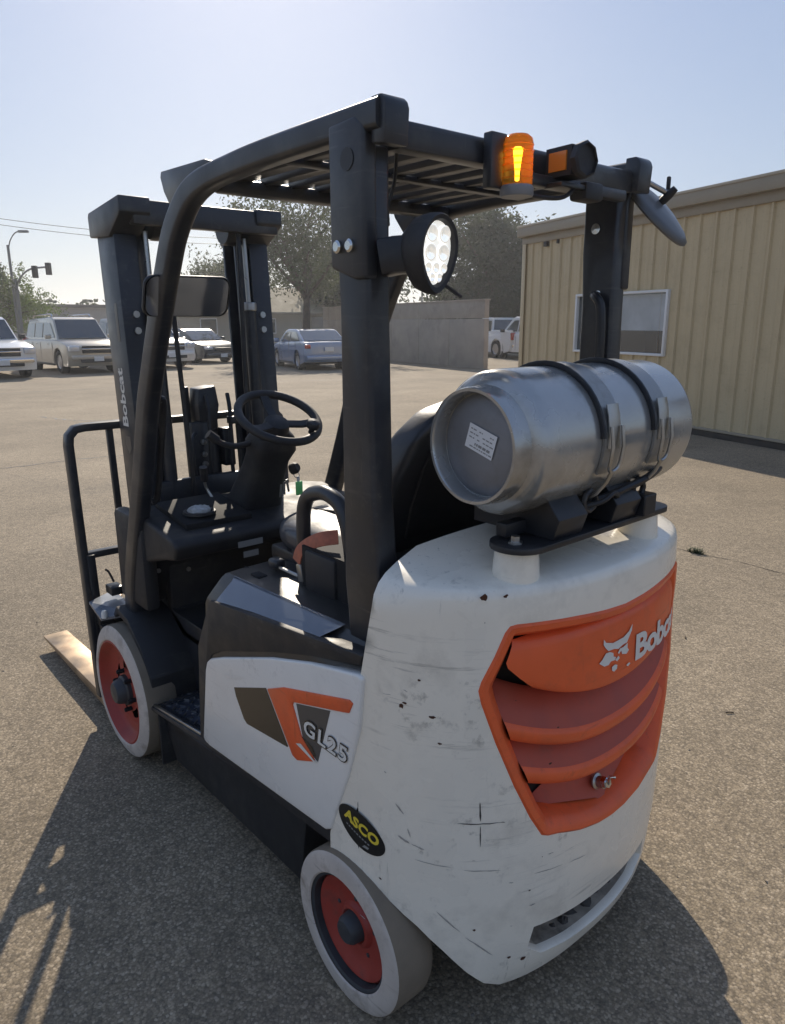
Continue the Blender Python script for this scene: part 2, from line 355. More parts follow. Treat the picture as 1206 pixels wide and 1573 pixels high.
def panelprof(s0, s1):
    out = []; x = s0
    k = math.floor(s0/.3048)
    pts = []
    i = k
    while i*.3048 < s1+.3:
        for a_, h_ in prof[1:] if True else prof: pts.append((i*.3048+a_, h_))
        for a_ in (.155, .175, .215, .235): pts.append((i*.3048+a_, .006 if a_ in (.175, .215) else 0))
        i += 1
    def hh(x): return interp(x, [p[0] for p in pts], [p[1] for p in pts])
    out = [(s0, hh(s0))]+[p for p in pts if s0+1e-4 < p[0] < s1-1e-4]+[(s1, hh(s1))]
    return out
win = (.895, 3.095, 1.17, 2.10)
s = S0
while s < S1-.01:
    e_ = min(s+pw, S1); m_ = MB()
    def vstrip(a, b_, z0, z1):
        pp = panelprof(a, b_); n = len(pp)
        m_.add([wp(x, z0, h) for x, h in pp]+[wp(x, z1, h) for x, h in pp], [(i, i+1, n+i+1, n+i) for i in range(n-1)])
    if e_ <= win[0] or s >= win[1]: vstrip(s, e_, zb, ztp)
    else:
        a, b_ = max(s, win[0]), min(e_, win[1])
        if s < a: vstrip(s, a, zb, ztp)
        if e_ > b_: vstrip(b_, e_, zb, ztp)
        vstrip(a, b_, zb, win[2]); vstrip(a, b_, win[3], ztp)
    m_.add([wp(e_, zb, .004), wp(e_, ztp, .004), wp(e_, ztp, .008), wp(e_, zb, .008)], [(0, 1, 2, 3)])
    bl_(m_.build('wall_panel', wm, None, 0)); s = e_
sw = MB(); x = S0+.1
while x < S1-.05:
    for z in (.22, 1.0, 2.32, 3.05):
        if win[0]-.1 < x < win[1]+.1 and 1.1 < z < 2.2: continue
        c = wp(x, z, .002); sw.add([c+WD*a_-WN*h_+Vector((0, 0, b_)) for a_, b_, h_ in ((-.011, 0, 0), (0, -.011, 0), (.011, 0, 0), (0, .011, 0), (0, 0, .006))], [(0, 1, 4), (1, 2, 4), (2, 3, 4), (3, 0, 4)])
    x += .3048
o_ = bl_(sw.build('screw_heads', mat('screw_grey', (.16, .14, .11), .6), None, 0)); o_['kind'] = 'stuff'
# other walls, roof
dp = 12.0
def wq(name, pts, m_): return bl_(mesh(name, pts, [tuple(range(len(pts)))], m_, None, 0))
ridge = 3.45+dp/2*.12
wq('side_wall', [wp(S1, 0, 0), wp(S1, 3.4, 0), wp(S1, ridge, -dp/2), wp(S1, 3.4, -dp), wp(S1, 0, -dp)], wm)
wq('side_wall', [wp(S0, 0, 0), wp(S0, 3.4, 0), wp(S0, ridge, -dp/2), wp(S0, 3.4, -dp), wp(S0, 0, -dp)], wm)
wq('back_wall', [wp(S0, 0, -dp), wp(S1, 0, -dp), wp(S1, 3.4, -dp), wp(S0, 3.4, -dp)], wm)
m_ = MB(); m_.add([wp(S0-.05, 3.49, .14), wp(S1+.05, 3.49, .14), wp(S1+.05, ridge+.06, -dp/2), wp(S0-.05, ridge+.06, -dp/2), wp(S1+.05, 3.47, -dp-.1), wp(S0-.05, 3.47, -dp-.1)], [(0, 1, 2, 3), (3, 2, 4, 5)]); bl_(m_.build('roof', trm, None, 0))
def wbox(name, s0, s1, z0, z1, o0, o1, m_, bev=.004):
    vs = [wp(s_, z, o) for z in (z0, z1) for s_, o in ((s0, o0), (s1, o0), (s1, o1), (s0, o1))]
    return bl_(mesh(name, vs, [(0, 3, 2, 1), (4, 5, 6, 7), (0, 1, 5, 4), (1, 2, 6, 5), (2, 3, 7, 6), (3, 0, 4, 7)], m_, None, 30, bev))
wbox('eave_gutter', S0-.06, S1+.07, 3.28, 3.475, .05, .155, trm, .012)
wbox('eave_gutter_lip', S0-.06, S1+.07, 3.455, 3.492, .15, .17, mat('gutter_edge', (.42, .36, .27), .4), .004)
wbox('eave_trim', S0, S1+.03, 3.15, 3.285, .0, .052, trm)
wbox('corner_trim', S1-.10, S1+.02, zb, 3.15, .036, .046, wm, .003)
for sj in (-6.2, -3.15, 1.05): wbox('gutter_joint', sj, sj+.04, 3.27, 3.48, .156, .162, trm, .002)
wbox('eave_bracket', 4.1, 4.2, 3.05, 3.14, .0, .07, mat('dark_bracket', (.05, .045, .04), .6))
wbox('eave_bracket', 3.75, 3.80, 3.07, 3.14, .0, .06, bpy.data.materials['dark_bracket'])
dk = mat('dark_footing', (.05, .043, .036), .85, var=.3, vscale=6)
wbox('footing', S0, S1, 0, .095, -.02, .03, dk)
wbox('base_rail', S0, S1+.02, .095, .13, .0, .05, trm)
wht = mat('window_frame_white', (.72, .71, .68), .45)
a, b_, c_, d_ = win
wbox('window_frame', a, b_, c_-.04, c_, -.02, .055, wht); wbox('window_frame', a, b_, d_, d_+.04, -.02, .055, wht)
wbox('window_frame', a-.045, a, c_-.04, d_+.04, -.02, .055, wht); wbox('window_frame', b_, b_+.045, c_-.04, d_+.04, -.02, .055, wht)
mid = (a+b_)/2; wbox('window_mullion', mid-.03, mid+.03, c_, d_, -.015, .04, wht)
gls = mat('window_glass', (.04, .05, .055), .05, spec=.9, coat=1)
wbox('window_pane', a, mid-.03, c_, d_, -.012, .0, gls, 0); wbox('window_pane', mid+.03, b_, c_, d_, -.018, -.006, gls, 0)
wbox('window_blind', a+.05, mid-.06, c_+.35, d_-.02, .0005, .0015, mat('pale_blind', (.40, .42, .42), .5, var=.15, vscale=3), 0)
# ================================================================ CONCRETE YARD WALL
cw0 = Vector((15.9, -18.9, 0)); cw1 = Vector((30.9, -22.4, 0)); cd = (cw1-cw0).normalized(); cn = Vector((cd.y, -cd.x, 0))
conc = mat('tan_block_wall', (.36, .305, .245), .85, var=.12, vscale=1.5, bump=.2, bscale=20, dirt=(.17, .15, .13), dirt_amt=.5, dscale=1.2)
YW = empty('yard_wall', tuple(cw0)); tag(YW, 'plain grey-brown panel wall standing behind the forklift post', 'wall')
def yw(o): o.parent = YW; o.matrix_parent_inverse = Matrix.Translation(-cw0); return o
Lw = (cw1-cw0).length; k = 0; s = 0
while s < Lw-.1:
    e_ = min(s+2.43, Lw); 
    for z0, z1 in ((0, 1.78), (1.80, 2.42)):
        q = [cw0+cd*(s+.012), cw0+cd*(e_-.012)]; vs = [p+n_*t_+Vector((0, 0, z)) for z in (z0, z1) for p, n_, t_ in ((q[0], cn, -.1), (q[1], cn, -.1), (q[1], cn, .1), (q[0], cn, .1))]
        yw(mesh('wall_slab', vs, [(0, 3, 2, 1), (4, 5, 6, 7), (0, 1, 5, 4), (1, 2, 6, 5), (2, 3, 7, 6), (3, 0, 4, 7)], conc, None, 30, .006))
    s = e_
vs = [cw0+cd*a_+cn*t_+Vector((0, 0, z)) for z in (2.42, 2.47) for a_, t_ in ((-.02, -.13), (Lw, -.13), (Lw, .13), (-.02, .13))]
yw(mesh('wall_coping', vs, [(0, 3, 2, 1), (4, 5, 6, 7), (0, 1, 5, 4), (1, 2, 6, 5), (2, 3, 7, 6), (3, 0, 4, 7)], conc, None, 30, .006))
# far pale wall behind the pickups
def simple_wall(name, p0, p1, h, m_, label, thick=.2):
    p0 = Vector(p0); p1 = Vector(p1); d = (p1-p0).normalized(); n_ = Vector((-d.y, d.x, 0)); E0 = empty(name, tuple(p0)); tag(E0, label, 'wall')
    L_ = (p1-p0).length; s = 0
    while s < L_-.05:
        e = min(s+3.0, L_); vs = [p0+d*a_+n_*t_+Vector((0, 0, z)) for z in (0, h) for a_, t_ in ((s+.01, 0), (e-.01, 0), (e-.01, thick), (s+.01, thick))]
        o = mesh('wall_slab', vs, [(0, 3, 2, 1), (4, 5, 6, 7), (0, 1, 5, 4), (1, 2, 6, 5), (2, 3, 7, 6), (3, 0, 4, 7)], m_, None, 0); o.parent = E0; o.matrix_parent_inverse = Matrix.Translation(-p0); s = e
    return E0
simple_wall('boundary_wall', (26, -36.5, 0), (52, -29.5, 0), 2.1, mat('pale_far_wall', (.34, .31, .27), .85, var=.1, vscale=1), 'pale boundary wall beyond the white pickups')
# ================================================================ OTHER BUILDINGS FAR OFF
def gbox(par, name, c, d, m_, rz=0, bev=0):
    o = MB().box((0, 0, 0), d).build(name, m_, None, 30, bev); o.location = c; o.rotation_euler = (0, 0, rz)
    o.parent = par; o.matrix_parent_inverse = par.matrix_basis.inverted() if False else Matrix.Translation(-Vector(par.location)); return o
H = empty('house', (45, -24, 0)); tag(H, 'house with tan gabled roof beyond the yard wall', 'house')
stuc = mat('house_stucco', (.42, .37, .29), .8, var=.06, vscale=1); rfm = mat('tan_shingle_roof', (.30, .25, .16), .85, var=.15, vscale=3, bump=.3, bscale=10)
hx, hy = 45, -26.5
def hm(name, vs, fs, m_): o = mesh(name, [(x+hx, y+hy, z) for x, y, z in vs], fs, m_, None, 0); o.parent = H; o.matrix_parent_inverse = Matrix.Translation(-Vector((45, -24, 0))); return o
hm('wall', [(0, -6, 0), (0, 6, 0), (0, 6, 2.5), (0, -6, 2.5), (8, -6, 0), (8, 6, 0), (8, 6, 2.5), (8, -6, 2.5)], [(0, 1, 2, 3), (4, 7, 6, 5), (1, 5, 6, 2), (0, 3, 7, 4)], stuc)
hm('roof', [(-.5, -6.5, 2.4), (-.5, 6.5, 2.4), (4, 5.0, 4.35), (4, -6.5, 4.35), (8.5, -6.5, 2.4), (8.5, 6.5, 2.4)], [(0, 1, 2, 3), (3, 2, 5, 4), (1, 5, 2), (0, 3, 4)], rfm)
hm('fascia', [(-.52, -6.5, 2.25), (-.52, 6.5, 2.25), (-.52, 6.5, 2.42), (-.52, -6.5, 2.42)], [(0, 1, 2, 3)], trm)
for y0 in (-1.5, 3.2): 
    fr = hm('window', [(-.03, y0, .9), (-.03, y0+1.3, .9), (-.03, y0+1.3, 2.0), (-.03, y0, 2.0), (-.08, y0, .9), (-.08, y0+1.3, .9), (-.08, y0+1.3, 2.0), (-.08, y0, 2.0)], [(0, 1, 2, 3), (4, 5, 6, 7), (0, 4, 7, 3), (1, 5, 6, 2)], wht)
    o = hm('pane', [(-.085, y0+.08, .98), (-.085, y0+1.22, .98), (-.085, y0+1.22, 1.92), (-.085, y0+.08, 1.92)], [(0, 1, 2, 3)], gls)
B2 = empty('flat_roof_building', (62, -9, 0)); tag(B2, 'low flat-roofed commercial building far behind the tan parked car', 'building')
def b2(name, c, d, m_): 
    o = MB().box(c, d).build(name, m_, None, 0); o.parent = B2; o.matrix_parent_inverse = Matrix.Translation(-Vector((62, -9, 0))); return o
far1 = mat('far_stucco', (.30, .27, .24), .85); far2 = mat('far_dark_fascia', (.10, .085, .075), .8)
b2('wall', (66, -9.2, 1.7), (8, 10.5, 3.4), far1); b2('fascia', (65.6, -9.2, 3.75), (9.2, 11.6, .75), far2)
b2('roof', (66, -9.2, 4.16), (8, 10.8, .06), far1)
for y0 in (-12.6, -10.0, -7.4): b2('window', (61.97, y0, 2.0), (.1, 1.7, 1.6), gls); b2('column', (61.6, y0+1.3, 1.7), (.35, .35, 3.4), far1)
b2('signboard', (61.5, -12.0, 3.75), (.1, 2.2, .4), wht)
B3 = empty('long_shed', (75, -38, 0)); tag(B3, 'long low pale shed on the horizon behind the dark parked sedan', 'building')
for nm, c, d, m_ in (('wall', (78, -26, 1.6), (8, 16, 3.2), far1), ('roof', (78, -26, 3.35), (8.6, 16.6, .3), far2)):
    o = MB().box(c, d).build(nm, m_, None, 0); o.parent = B3; o.matrix_parent_inverse = Matrix.Translation(-Vector((75, -38, 0)))
# ================================================================ TREES
def leafmat(name, col, v=.35):
    m = mat(name, col, .6, var=v, vscale=1.3); b = m.node_tree.nodes['Principled BSDF']
    b.inputs['Transmission Weight'].default_value = 0; 
    t = m.node_tree; tr = t.nodes.new('ShaderNodeBsdfTranslucent'); tr.inputs[0].default_value = (col[0]*1.6, col[1]*1.7, col[2]*.9, 1)
    ms_ = t.nodes.new('ShaderNodeMixShader'); ms_.inputs[0].default_value = .28; o = t.nodes['Material Output']
    t.links.new(b.outputs[0], ms_.inputs[1]); t.links.new(tr.outputs[0], ms_.inputs[2]); t.links.new(ms_.outputs[0], o.inputs[0]); return m
bark = mat('bark', (.085, .065, .05), .9, var=.3, vscale=5, bump=.4, bscale=8)
def tree(name, base, h, cr, nleaf, ls, lm, label, cat='tree', seed=1, droop=.0, trunk_r=.28, nb=9, lift=.38, spread=1.0, lobes=None, twigs=0, group=None):
    rn = random.Random(seed); E0 = empty(name, base); tag(E0, label, cat, group)
    B = Vector(base); tm = MB(); tips = []
    th = h*lift
    p = [Vector((0, 0, -.1)), Vector((rn.uniform(-.2, .2), rn.uniform(-.2, .2), th*.5)), Vector((rn.uniform(-.4, .4), rn.uniform(-.4, .4), th))]
    def limb(P, r0, r1, n=7):
        P = smooth_path(P, 4); N_ = len(P); vs = []; fs = []; prev = None
        for i, q in enumerate(P):
            t = (P[min(i+1, N_-1)]-P[max(i-1, 0)]).normalized(); a = t.orthogonal().normalized() if prev is None else (prev-t*prev.dot(t)).normalized(); prev = a; b_ = t.cross(a)
            r = lerp(r0, r1, i/(N_-1)); vs += [q+a*cos(2*pi*k/n)*r+b_*sin(2*pi*k/n)*r for k in range(n)]
        for i in range(N_-1):
            for k in range(n): fs.append((i*n+k, i*n+(k+1) % n, (i+1)*n+(k+1) % n, (i+1)*n+k))
        tm.add(vs, fs)
    limb(p, trunk_r, trunk_r*.7)
    for k in range(nb):
        a = 2*pi*k/nb+rn.uniform(-.4, .4); el = rn.uniform(.2, 1.25); L_ = rn.uniform(.6, 1.0)
        e = Vector((cos(a)*cos(el)*cr*L_*spread, sin(a)*cos(el)*cr*L_*spread, th+(h-th)*sin(el)*L_*.9))
        mid = p[2].lerp(e, .5)+Vector((rn.uniform(-.5, .5), rn.uniform(-.5, .5), rn.uniform(0, .6)))
        limb([p[2]-Vector((0, 0, th*.15*rn.random())), mid, e], trunk_r*.42, .03, 6); tips.append(e)
        for j in range(3):
            e2 = mid.lerp(e, rn.random())+Vector((rn.uniform(-1, 1), rn.uniform(-1, 1), rn.uniform(-.3, 1)))*cr*.3
            limb([mid.lerp(e, .3), mid.lerp(e2, .6), e2], trunk_r*.16, .015, 5); tips.append(e2)
    o = tm.build('trunk', bark, None, 60); o.parent = E0
    cl = []
    for t in tips:
        for j in range(5):
            cl.append((t+Vector((rn.gauss(0, 1), rn.gauss(0, 1), rn.gauss(0, .7)))*cr*.16, cr*rn.uniform(.10, .24)))
    vs = []; fs = []
    for k in range(nleaf):
        c, r = rn.choice(cl); d = Vector((rn.gauss(0, 1), rn.gauss(0, 1), rn.gauss(0, .8)-droop))*r*.55; q = c+d
        if q.z < th*.5: q.z = th*.5+rn.random()
        a = Vector((rn.gauss(0, 1), rn.gauss(0, 1), rn.gauss(0, 1)-droop*2)).normalized()*ls*rn.uniform(.5, 1.3); b_ = a.orthogonal().normalized()*ls*.42; b_ = Matrix.Rotation(rn.uniform(0, 6.3), 3, a.normalized()) @ b_
        n0 = len(vs); vs += [q-a, q+b_, q+a, q-b_]; fs.append((n0, n0+1, n0+2, n0+3))
    me = bpy.data.meshes.new('crown'); me.from_pydata([tuple(v) for v in vs], [], fs); me.materials.append(lm)
    o = bpy.data.objects.new('crown', me); C.objects.link(o); o.parent = E0
    return E0
lm1 = leafmat('eucalyptus_leaf', (.065, .075, .045)); lm2 = leafmat('dark_leaf', (.045, .055, .032)); lm3 = leafmat('bright_leaf', (.10, .135, .045))
def at(u, dep):      # real-world spot on the ground at a given bearing and distance (used for the far trees and cars)
    d = Vector((cos(yaw), sin(yaw), 0)); r_ = Vector((sin(yaw), -cos(yaw), 0)); return Vector((CAMP.x, CAMP.y, 0))+d*dep+r_*((u-603)/1127.6*dep)
p_ = at(470, 38); tree('gum_tree', (p_.x, p_.y, 0), 9.8, 3.9, 13000, .10, lm1, 'tall wispy tree with forked trunk rising behind the overhead guard', seed=4, droop=.35, trunk_r=.24, nb=11, lift=.30)
p_ = at(372, 52); tree('gum_tree', (p_.x, p_.y, 0), 8.6, 3.6, 6500, .12, lm1, 'wispy tree left of the forked trunk, seen through the mast', seed=14, droop=.3, trunk_r=.25, nb=9, lift=.34)
p_ = at(765, 47); tree('broad_tree', (p_.x, p_.y, 0), 9.4, 4.4, 46000, .15, lm2, 'dense dark round tree between the lamp and the tan building', seed=9, trunk_r=.3, nb=12, lift=.16)
p_ = at(860, 55); tree('broad_tree', (p_.x, p_.y, 0), 9.4, 4.8, 26000, .17, lm2, 'dark tree partly hidden behind the tan building', seed=19, trunk_r=.3, nb=10, lift=.18)
p_ = at(14, 47); tree('street_tree', (p_.x, p_.y, 0), 5.6, 3.3, 14000, .10, lm3, 'small green tree behind the white truck at the far left', seed=21, trunk_r=.15, nb=9, lift=.15)
p_ = at(-60, 40); tree('street_tree', (p_.x, p_.y, 0), 8.6, 3.0, 6000, .10, lm1, 'taller tree just past the left edge of the view', seed=22, trunk_r=.15, nb=8, lift=.35)
p_ = at(530, 60); tree('broad_tree', (p_.x, p_.y, 0), 8.6, 4.2, 24000, .17, lm2, 'dark tree behind the house and the left rear post', seed=25, trunk_r=.3, nb=10, lift=.18)
# far hedge line
rn = random.Random(8); hv = []; hf = []
for k in range(16000):
    t = rn.random(); u = lerp(-120, 900, t); dep = rn.uniform(84, 90); q = at(u, dep); z = abs(rn.gauss(0, 1))*1.5*(.6+.6*math.sin(u*.05)**2)+rn.random(); z = min(z, 4.2)
    a = Vector((rn.gauss(0, 1), rn.gauss(0, 1), rn.gauss(0, 1))).normalized()*.30; b_ = a.orthogonal().normalized()*.2; q = Vector((q.x, q.y, z)); n0 = len(hv); hv += [q-a, q+b_, q+a, q-b_]; hf.append((n0, n0+1, n0+2, n0+3))
tag(mesh('distant_hedge', hv, hf, lm2, None, 0), kind='stuff')
# ================================================================ STREET LAMP, SIGNALS, POLES, WIRES
pole = mat('galvanised_pole', (.20, .20, .195), .5, .4)
p_ = at(47, 43); q = Vector((p_.x, p_.y, 0)); SL = empty('street_lamp', tuple(q)); tag(SL, 'curved-arm street lamp above the green tree at the left', 'street lamp')
rtv = Vector((sin(yaw), -cos(yaw), 0))
def ch(o, E0): o.parent = E0; o.matrix_parent_inverse = Matrix.Translation(-Vector(E0.location)); return o
ch(MB().tube([q, q+Vector((0, 0, 5.9))], .075, 8).build('pole', pole, None), SL)
ch(MB().tube(smooth_path([q+Vector((0, 0, 5.6)), q+Vector((0, 0, 6.1))+rtv*.15, q+Vector((0, 0, 6.5))+rtv*.45, q+Vector((0, 0, 6.62))+rtv*.75], 5), .035, 6).build('arm', pole, None), SL)
ch(MB().box(q+Vector((0, 0, 6.60))+rtv*.95, (.5, .22, .12), Matrix.Rotation(math.atan2(rtv.y, rtv.x), 3, 'Z')).build('lamp_head', pole, None), SL)
p_ = at(52, 41); q = Vector((p_.x, p_.y, 0)); TS = empty('traffic_signal', tuple(q)); tag(TS, 'traffic signal mast arm with two hanging signal heads', 'traffic light')
ch(MB().tube([q, q+Vector((0, 0, 4.0))], .09, 8).build('pole', pole, None), TS)
ch(MB().tube(smooth_path([q+Vector((0, 0, 3.6)), q+Vector((0, 0, 4.15))+rtv*.35, q+Vector((0, 0, 4.5))+rtv*.9, q+Vector((0, 0, 4.6))+rtv*1.9], 5), .05, 6).build('arm', pole, None), TS)
sgm = mat('signal_black', (.02, .02, .02), .5)
for d in (1.08, 1.82):
    hd = ch(MB().box(q+Vector((0, 0, 4.35 if d < 1.5 else 4.5))+rtv*d, (.25, .24, .62), Matrix.Rotation(math.atan2(rtv.y, rtv.x), 3, 'Z')).build('signal_head', sgm, None, 30, .02), TS)
for i, (u, dep, hh) in enumerate(((648, 75, 5.3), (600, 60, 5.9), (655, 90, 5.6))):
    p_ = at(u, dep); q = Vector((p_.x, p_.y, 0)); E0 = empty('utility_pole', tuple(q)); tag(E0, ['thin pole right below the work lamp above the yard wall', 'utility pole beside the left rear post, above the yard wall', 'small curved lamp pole far off beside the round tree'][i], 'pole')
    ch(MB().tube([q, q+Vector((0, 0, hh))], .09, 7).build('pole', pole, None), E0)
    if i != 2: ch(MB().box(q+Vector((0, 0, hh-.4)), (.12, 1.6, .12)).build('crossarm', pole, None), E0)
    else: ch(MB().tube(smooth_path([q+Vector((0, 0, hh)), q+Vector((0, 0, hh+.35))+rtv*.3, q+Vector((0, 0, hh+.4))+rtv*1.2], 5), .06, 6).build('arm', pole, None), E0)
for i, dz in enumerate((0, .45)):
    a = at(-150, 60)+Vector((0, 0, 11.2-dz)); b_ = at(700, 62)+Vector((0, 0, 8.6-dz)); P = [a.lerp(b_, k/24)-Vector((0, 0, 1.6*4*(k/24)*(1-k/24))) for k in range(25)]
    o = MB().tube(P, .022, 5).build('overhead_wire', sgm, None); tag(o, ['upper of the two wires crossing the sky left of the mast', 'lower of the two wires crossing the sky left of the mast'][i], 'wire')
# ================================================================ PARKED VEHICLES
carglass = mat('car_glass', (.02, .025, .03), .06, spec=.8, coat=1); rub = mat('car_tyre', (.02, .02, .02), .8); almet = mat('alloy_wheel', (.45, .45, .46), .3, .8)
lampm = mat('headlight', (.55, .56, .58), .1, .3, coat=1); tailm = mat('tail_light', (.35, .02, .015), .2, coat=1); grl = mat('car_grille', (.03, .03, .032), .5); cch = mat('car_chrome', (.6, .6, .6), .12, 1); plt = mat('number_plate', (.6, .6, .58), .5)
trimk = mat('car_trim', (.03, .03, .03), .6)
KINDS = {
 'suv': dict(L=5.1, W=1.98, wb=(-1.45, 1.50), r=.40, prof=[(-2.52, .45), (-2.55, .75), (-2.50, 1.10), (1.25, 1.13), (1.75, 1.12), (2.35, 1.00), (2.50, .90), (2.55, .62), (2.50, .35)],
   gh=[(-2.42, 1.10), (-2.30, 1.55), (-2.05, 1.85), (.35, 1.90), (.62, 1.82), (1.28, 1.13)], sidew=[[(-2.22, 1.20), (-2.12, 1.66), (-1.30, 1.70), (-1.30, 1.20)], [(-1.20, 1.20), (-1.20, 1.71), (-.38, 1.72), (-.38, 1.20)], [(-.28, 1.20), (-.28, 1.72), (.38, 1.70), (.98, 1.22), (.95, 1.20)]], ws=[(.62, 1.80), (1.24, 1.17)], rw=[(-2.17, 1.75), (-2.42, 1.22)]),
 'pickup': dict(L=5.8, W=2.0, wb=(-1.75, 1.95), r=.41, prof=[(-2.88, .50), (-2.90, .75), (-2.88, 1.28), (-.75, 1.28), (-.70, 1.16), (1.50, 1.16), (2.05, 1.14), (2.70, 1.02), (2.88, .95), (2.90, .60), (2.86, .38)],
   gh=[(-.72, 1.14), (-.55, 1.84), (.60, 1.90), (.85, 1.82), (1.52, 1.16)], sidew=[[(-.55, 1.24), (-.44, 1.72), (.20, 1.74), (.20, 1.24)], [(.30, 1.24), (.30, 1.74), (.66, 1.72), (1.24, 1.26), (1.2, 1.24)]], ws=[(.86, 1.80), (1.48, 1.20)], rw=[(-.575, 1.76), (-.70, 1.30)]),
 'sedan': dict(L=4.7, W=1.80, wb=(-1.38, 1.36), r=.325, prof=[(-2.32, .40), (-2.35, .62), (-2.28, .98), (-1.75, 1.03), (1.0, .95), (1.45, .90), (2.15, .76), (2.32, .62), (2.35, .45), (2.28, .25)],
   gh=[(-1.95, 1.00), (-1.10, 1.40), (-.7, 1.44), (.15, 1.44), (.45, 1.38), (1.25, .92)], sidew=[[(-1.50, 1.03), (-1.0, 1.32), (-.42, 1.35), (-.42, 1.02)], [(-.34, 1.02), (-.34, 1.35), (.18, 1.34), (.90, .98), (.85, .97)]], ws=[(.46, 1.36), (1.20, .955)], rw=[(-1.12, 1.38), (-1.88, 1.03)])}
def car(kind, pos, heading, body, name, label, cat, group='vehicles parked across the lot', rack=False, sill=None):
    K = KINDS[kind]; E0 = empty(name, pos, heading); tag(E0, label, cat, group); Wd = K['W']/2
    bot_ = []
    zb_ = .26 if kind != 'sedan' else .20
    pr = list(K['prof']); x1 = pr[-1][0]; x0 = pr[0][0]
    low = []
    for wx in sorted(K['wb'], reverse=True):
        R_ = K['r']+.07; low.append((wx+R_, zb_)); 
        for k in range(1, 8): a = pi*k/8; low.append((wx+R_*cos(a), max(zb_, K['r']+R_*sin(a)*1.0) if sin(a)*R_+K['r'] > zb_ else zb_))
        low.append((wx-R_, zb_))
    poly = pr+[(x1-.05, zb_)]+low+[(x0+.05, zb_+.1)]
    slices = [(-1, .055), (-.985, .02), (-.93, 0), (-.5, -.01), (0, -.012), (.5, -.01), (.93, 0), (.985, .02), (1, .055)]
    vs = []; fs = []; n = len(poly); cz = .7
    for yy, sh in slices:
        cu = 1-.035*abs(yy)**3
        for x, z in poly:
            zz = z-(sh if z > 1.0*.9 and z > cz else 0); 
            bul = 1-.05*max(0, (z-.75))**1 if z > .75 else 1
            vs.append((x*cu, yy*Wd*bul, zz))
    m = len(slices)
    for k in range(m-1):
        for i in range(n): j = (i+1) % n; fs.append((k*n+i, k*n+j, (k+1)*n+j, (k+1)*n+i))
    fs += [tuple(range(n)), tuple((m-1)*n+i for i in range(n-1, -1, -1))]
    BO = mesh('body', vs, fs, body, E0, 32)
    def inner(y, z): zt = z-1.0; return (Wd-.08)*(1-.20*max(0, zt))*y
    gh = K['gh']; vs = []; n = len(gh)
    sl_ = [-1, -.96, -.6, 0, .6, .96, 1]
    for y in sl_:
        for x, z in gh: vs.append((x*(1 if abs(y) < .97 else .985), inner(y, z), z-(.03 if abs(y) > .97 and z > 1.3 else 0)))
    fs = [(k*n+i, k*n+(i+1) % n, (k+1)*n+(i+1) % n, (k+1)*n+i) for k in range(len(sl_)-1) for i in range(n)]+[tuple(range(n)), tuple((len(sl_)-1)*n+i for i in range(n))]
    mesh('cabin', vs, fs, body, E0, 30)
    for sg in (1, -1):
        for wq_ in K['sidew']:
            mesh('side_window', [(x, sg*(abs(inner(1, z))+.012), z) for x, z in wq_], [tuple(range(len(wq_)))], carglass, E0, 0)
        yb = Wd+.002
        for dx in ((-.32, .9) if kind != 'sedan' else (-.38, .75)): MB().box((dx-.4, sg*(Wd-.0), .98 if kind != 'sedan' else .82), (.16, .02, .03)).build('door_handle', cch if kind != 'sedan' else body, E0)
        for dx in ((-1.25, -.33, .95) if kind == 'suv' else (-.68, .24, 1.3) if kind == 'pickup' else (-1.2, -.38, .88)):
            MB().box((dx, sg*(Wd-.001), .72), (.012, .008, .62)).build('door_gap', trimk, E0)
        MB().box((K['ws'][1][0]-.30, sg*(Wd+.10), K['ws'][1][1]+.07), (.12, .20, .15)).build('door_mirror', body if kind != 'pickup' else trimk, E0, 30, .03)
        MB().box((0, sg*(Wd-.02), zb_+.03), (K['wb'][1]-K['wb'][0]-.95, .05, .08)).build('rocker', trimk, E0, 30, .01)
    def glasspan(seg, nm, off):
        (xa, za), (xb, zb2) = seg; vs = []
        for x, z in ((xa, za), (xb, zb2)):
            for y in (-.93, -.5, 0, .5, .93): vs.append((x+off*(1.0 if abs(y) < .7 else .6), inner(y, z), z+.012))
        mesh(nm, vs, [(i, i+1, 6+i, 5+i) for i in range(4)], carglass, E0, 30)
    glasspan(K['ws'], 'windscreen', .03); glasspan(K['rw'], 'rear_window', -.03)
    xf = max(x for x, z in pr)*.995; xr_ = min(x for x, z in pr)*.995; big = kind != 'sedan'
    gz = .82 if big else .60; gh_ = .26 if big else .12
    g = MB().box((xf+.005, 0, gz), (.05, 1.05 if big else .8, gh_)).build('grille', grl, E0, 30, .02)
    if big:
        MB().box((xf+.03, 0, gz+.01), (.03, 1.10, .05)).build('grille_bar', cch, g, 30, .01)
        MB().box((xf+.02, 0, .45), (.03, 1.2, .14)).build('lower_grille', grl, E0, 30, .02)
    MB().box((xf-.01, 0, .56 if big else .36), (.12, Wd*1.82, .15)).build('front_bumper', body if kind != 'pickup' else cch, E0, 30, .04)
    MB().box((xr_+.01, 0, .60 if big else .45), (.12, Wd*1.84, .18)).build('rear_bumper', body if kind != 'pickup' else cch, E0, 30, .04)
    MB().box((xf+.055, 0, .50 if big else .33), (.012, .33, .15)).build('number_plate', plt, E0)
    MB().box((xr_-.055, 0, .72 if big else .75), (.012, .33, .15)).build('number_plate', plt, E0)
    for sg in (1, -1):
        MB().box((xf-.06, sg*(Wd-.20), gz+.04), (.20, .34, .20 if big else .12)).build('headlight', lampm, E0, 30, .03)
        MB().box((xr_+.05, sg*(Wd-.12), 1.02 if big else .85), (.18, .20, .34 if big else .15)).build('tail_light', tailm, E0, 30, .03)
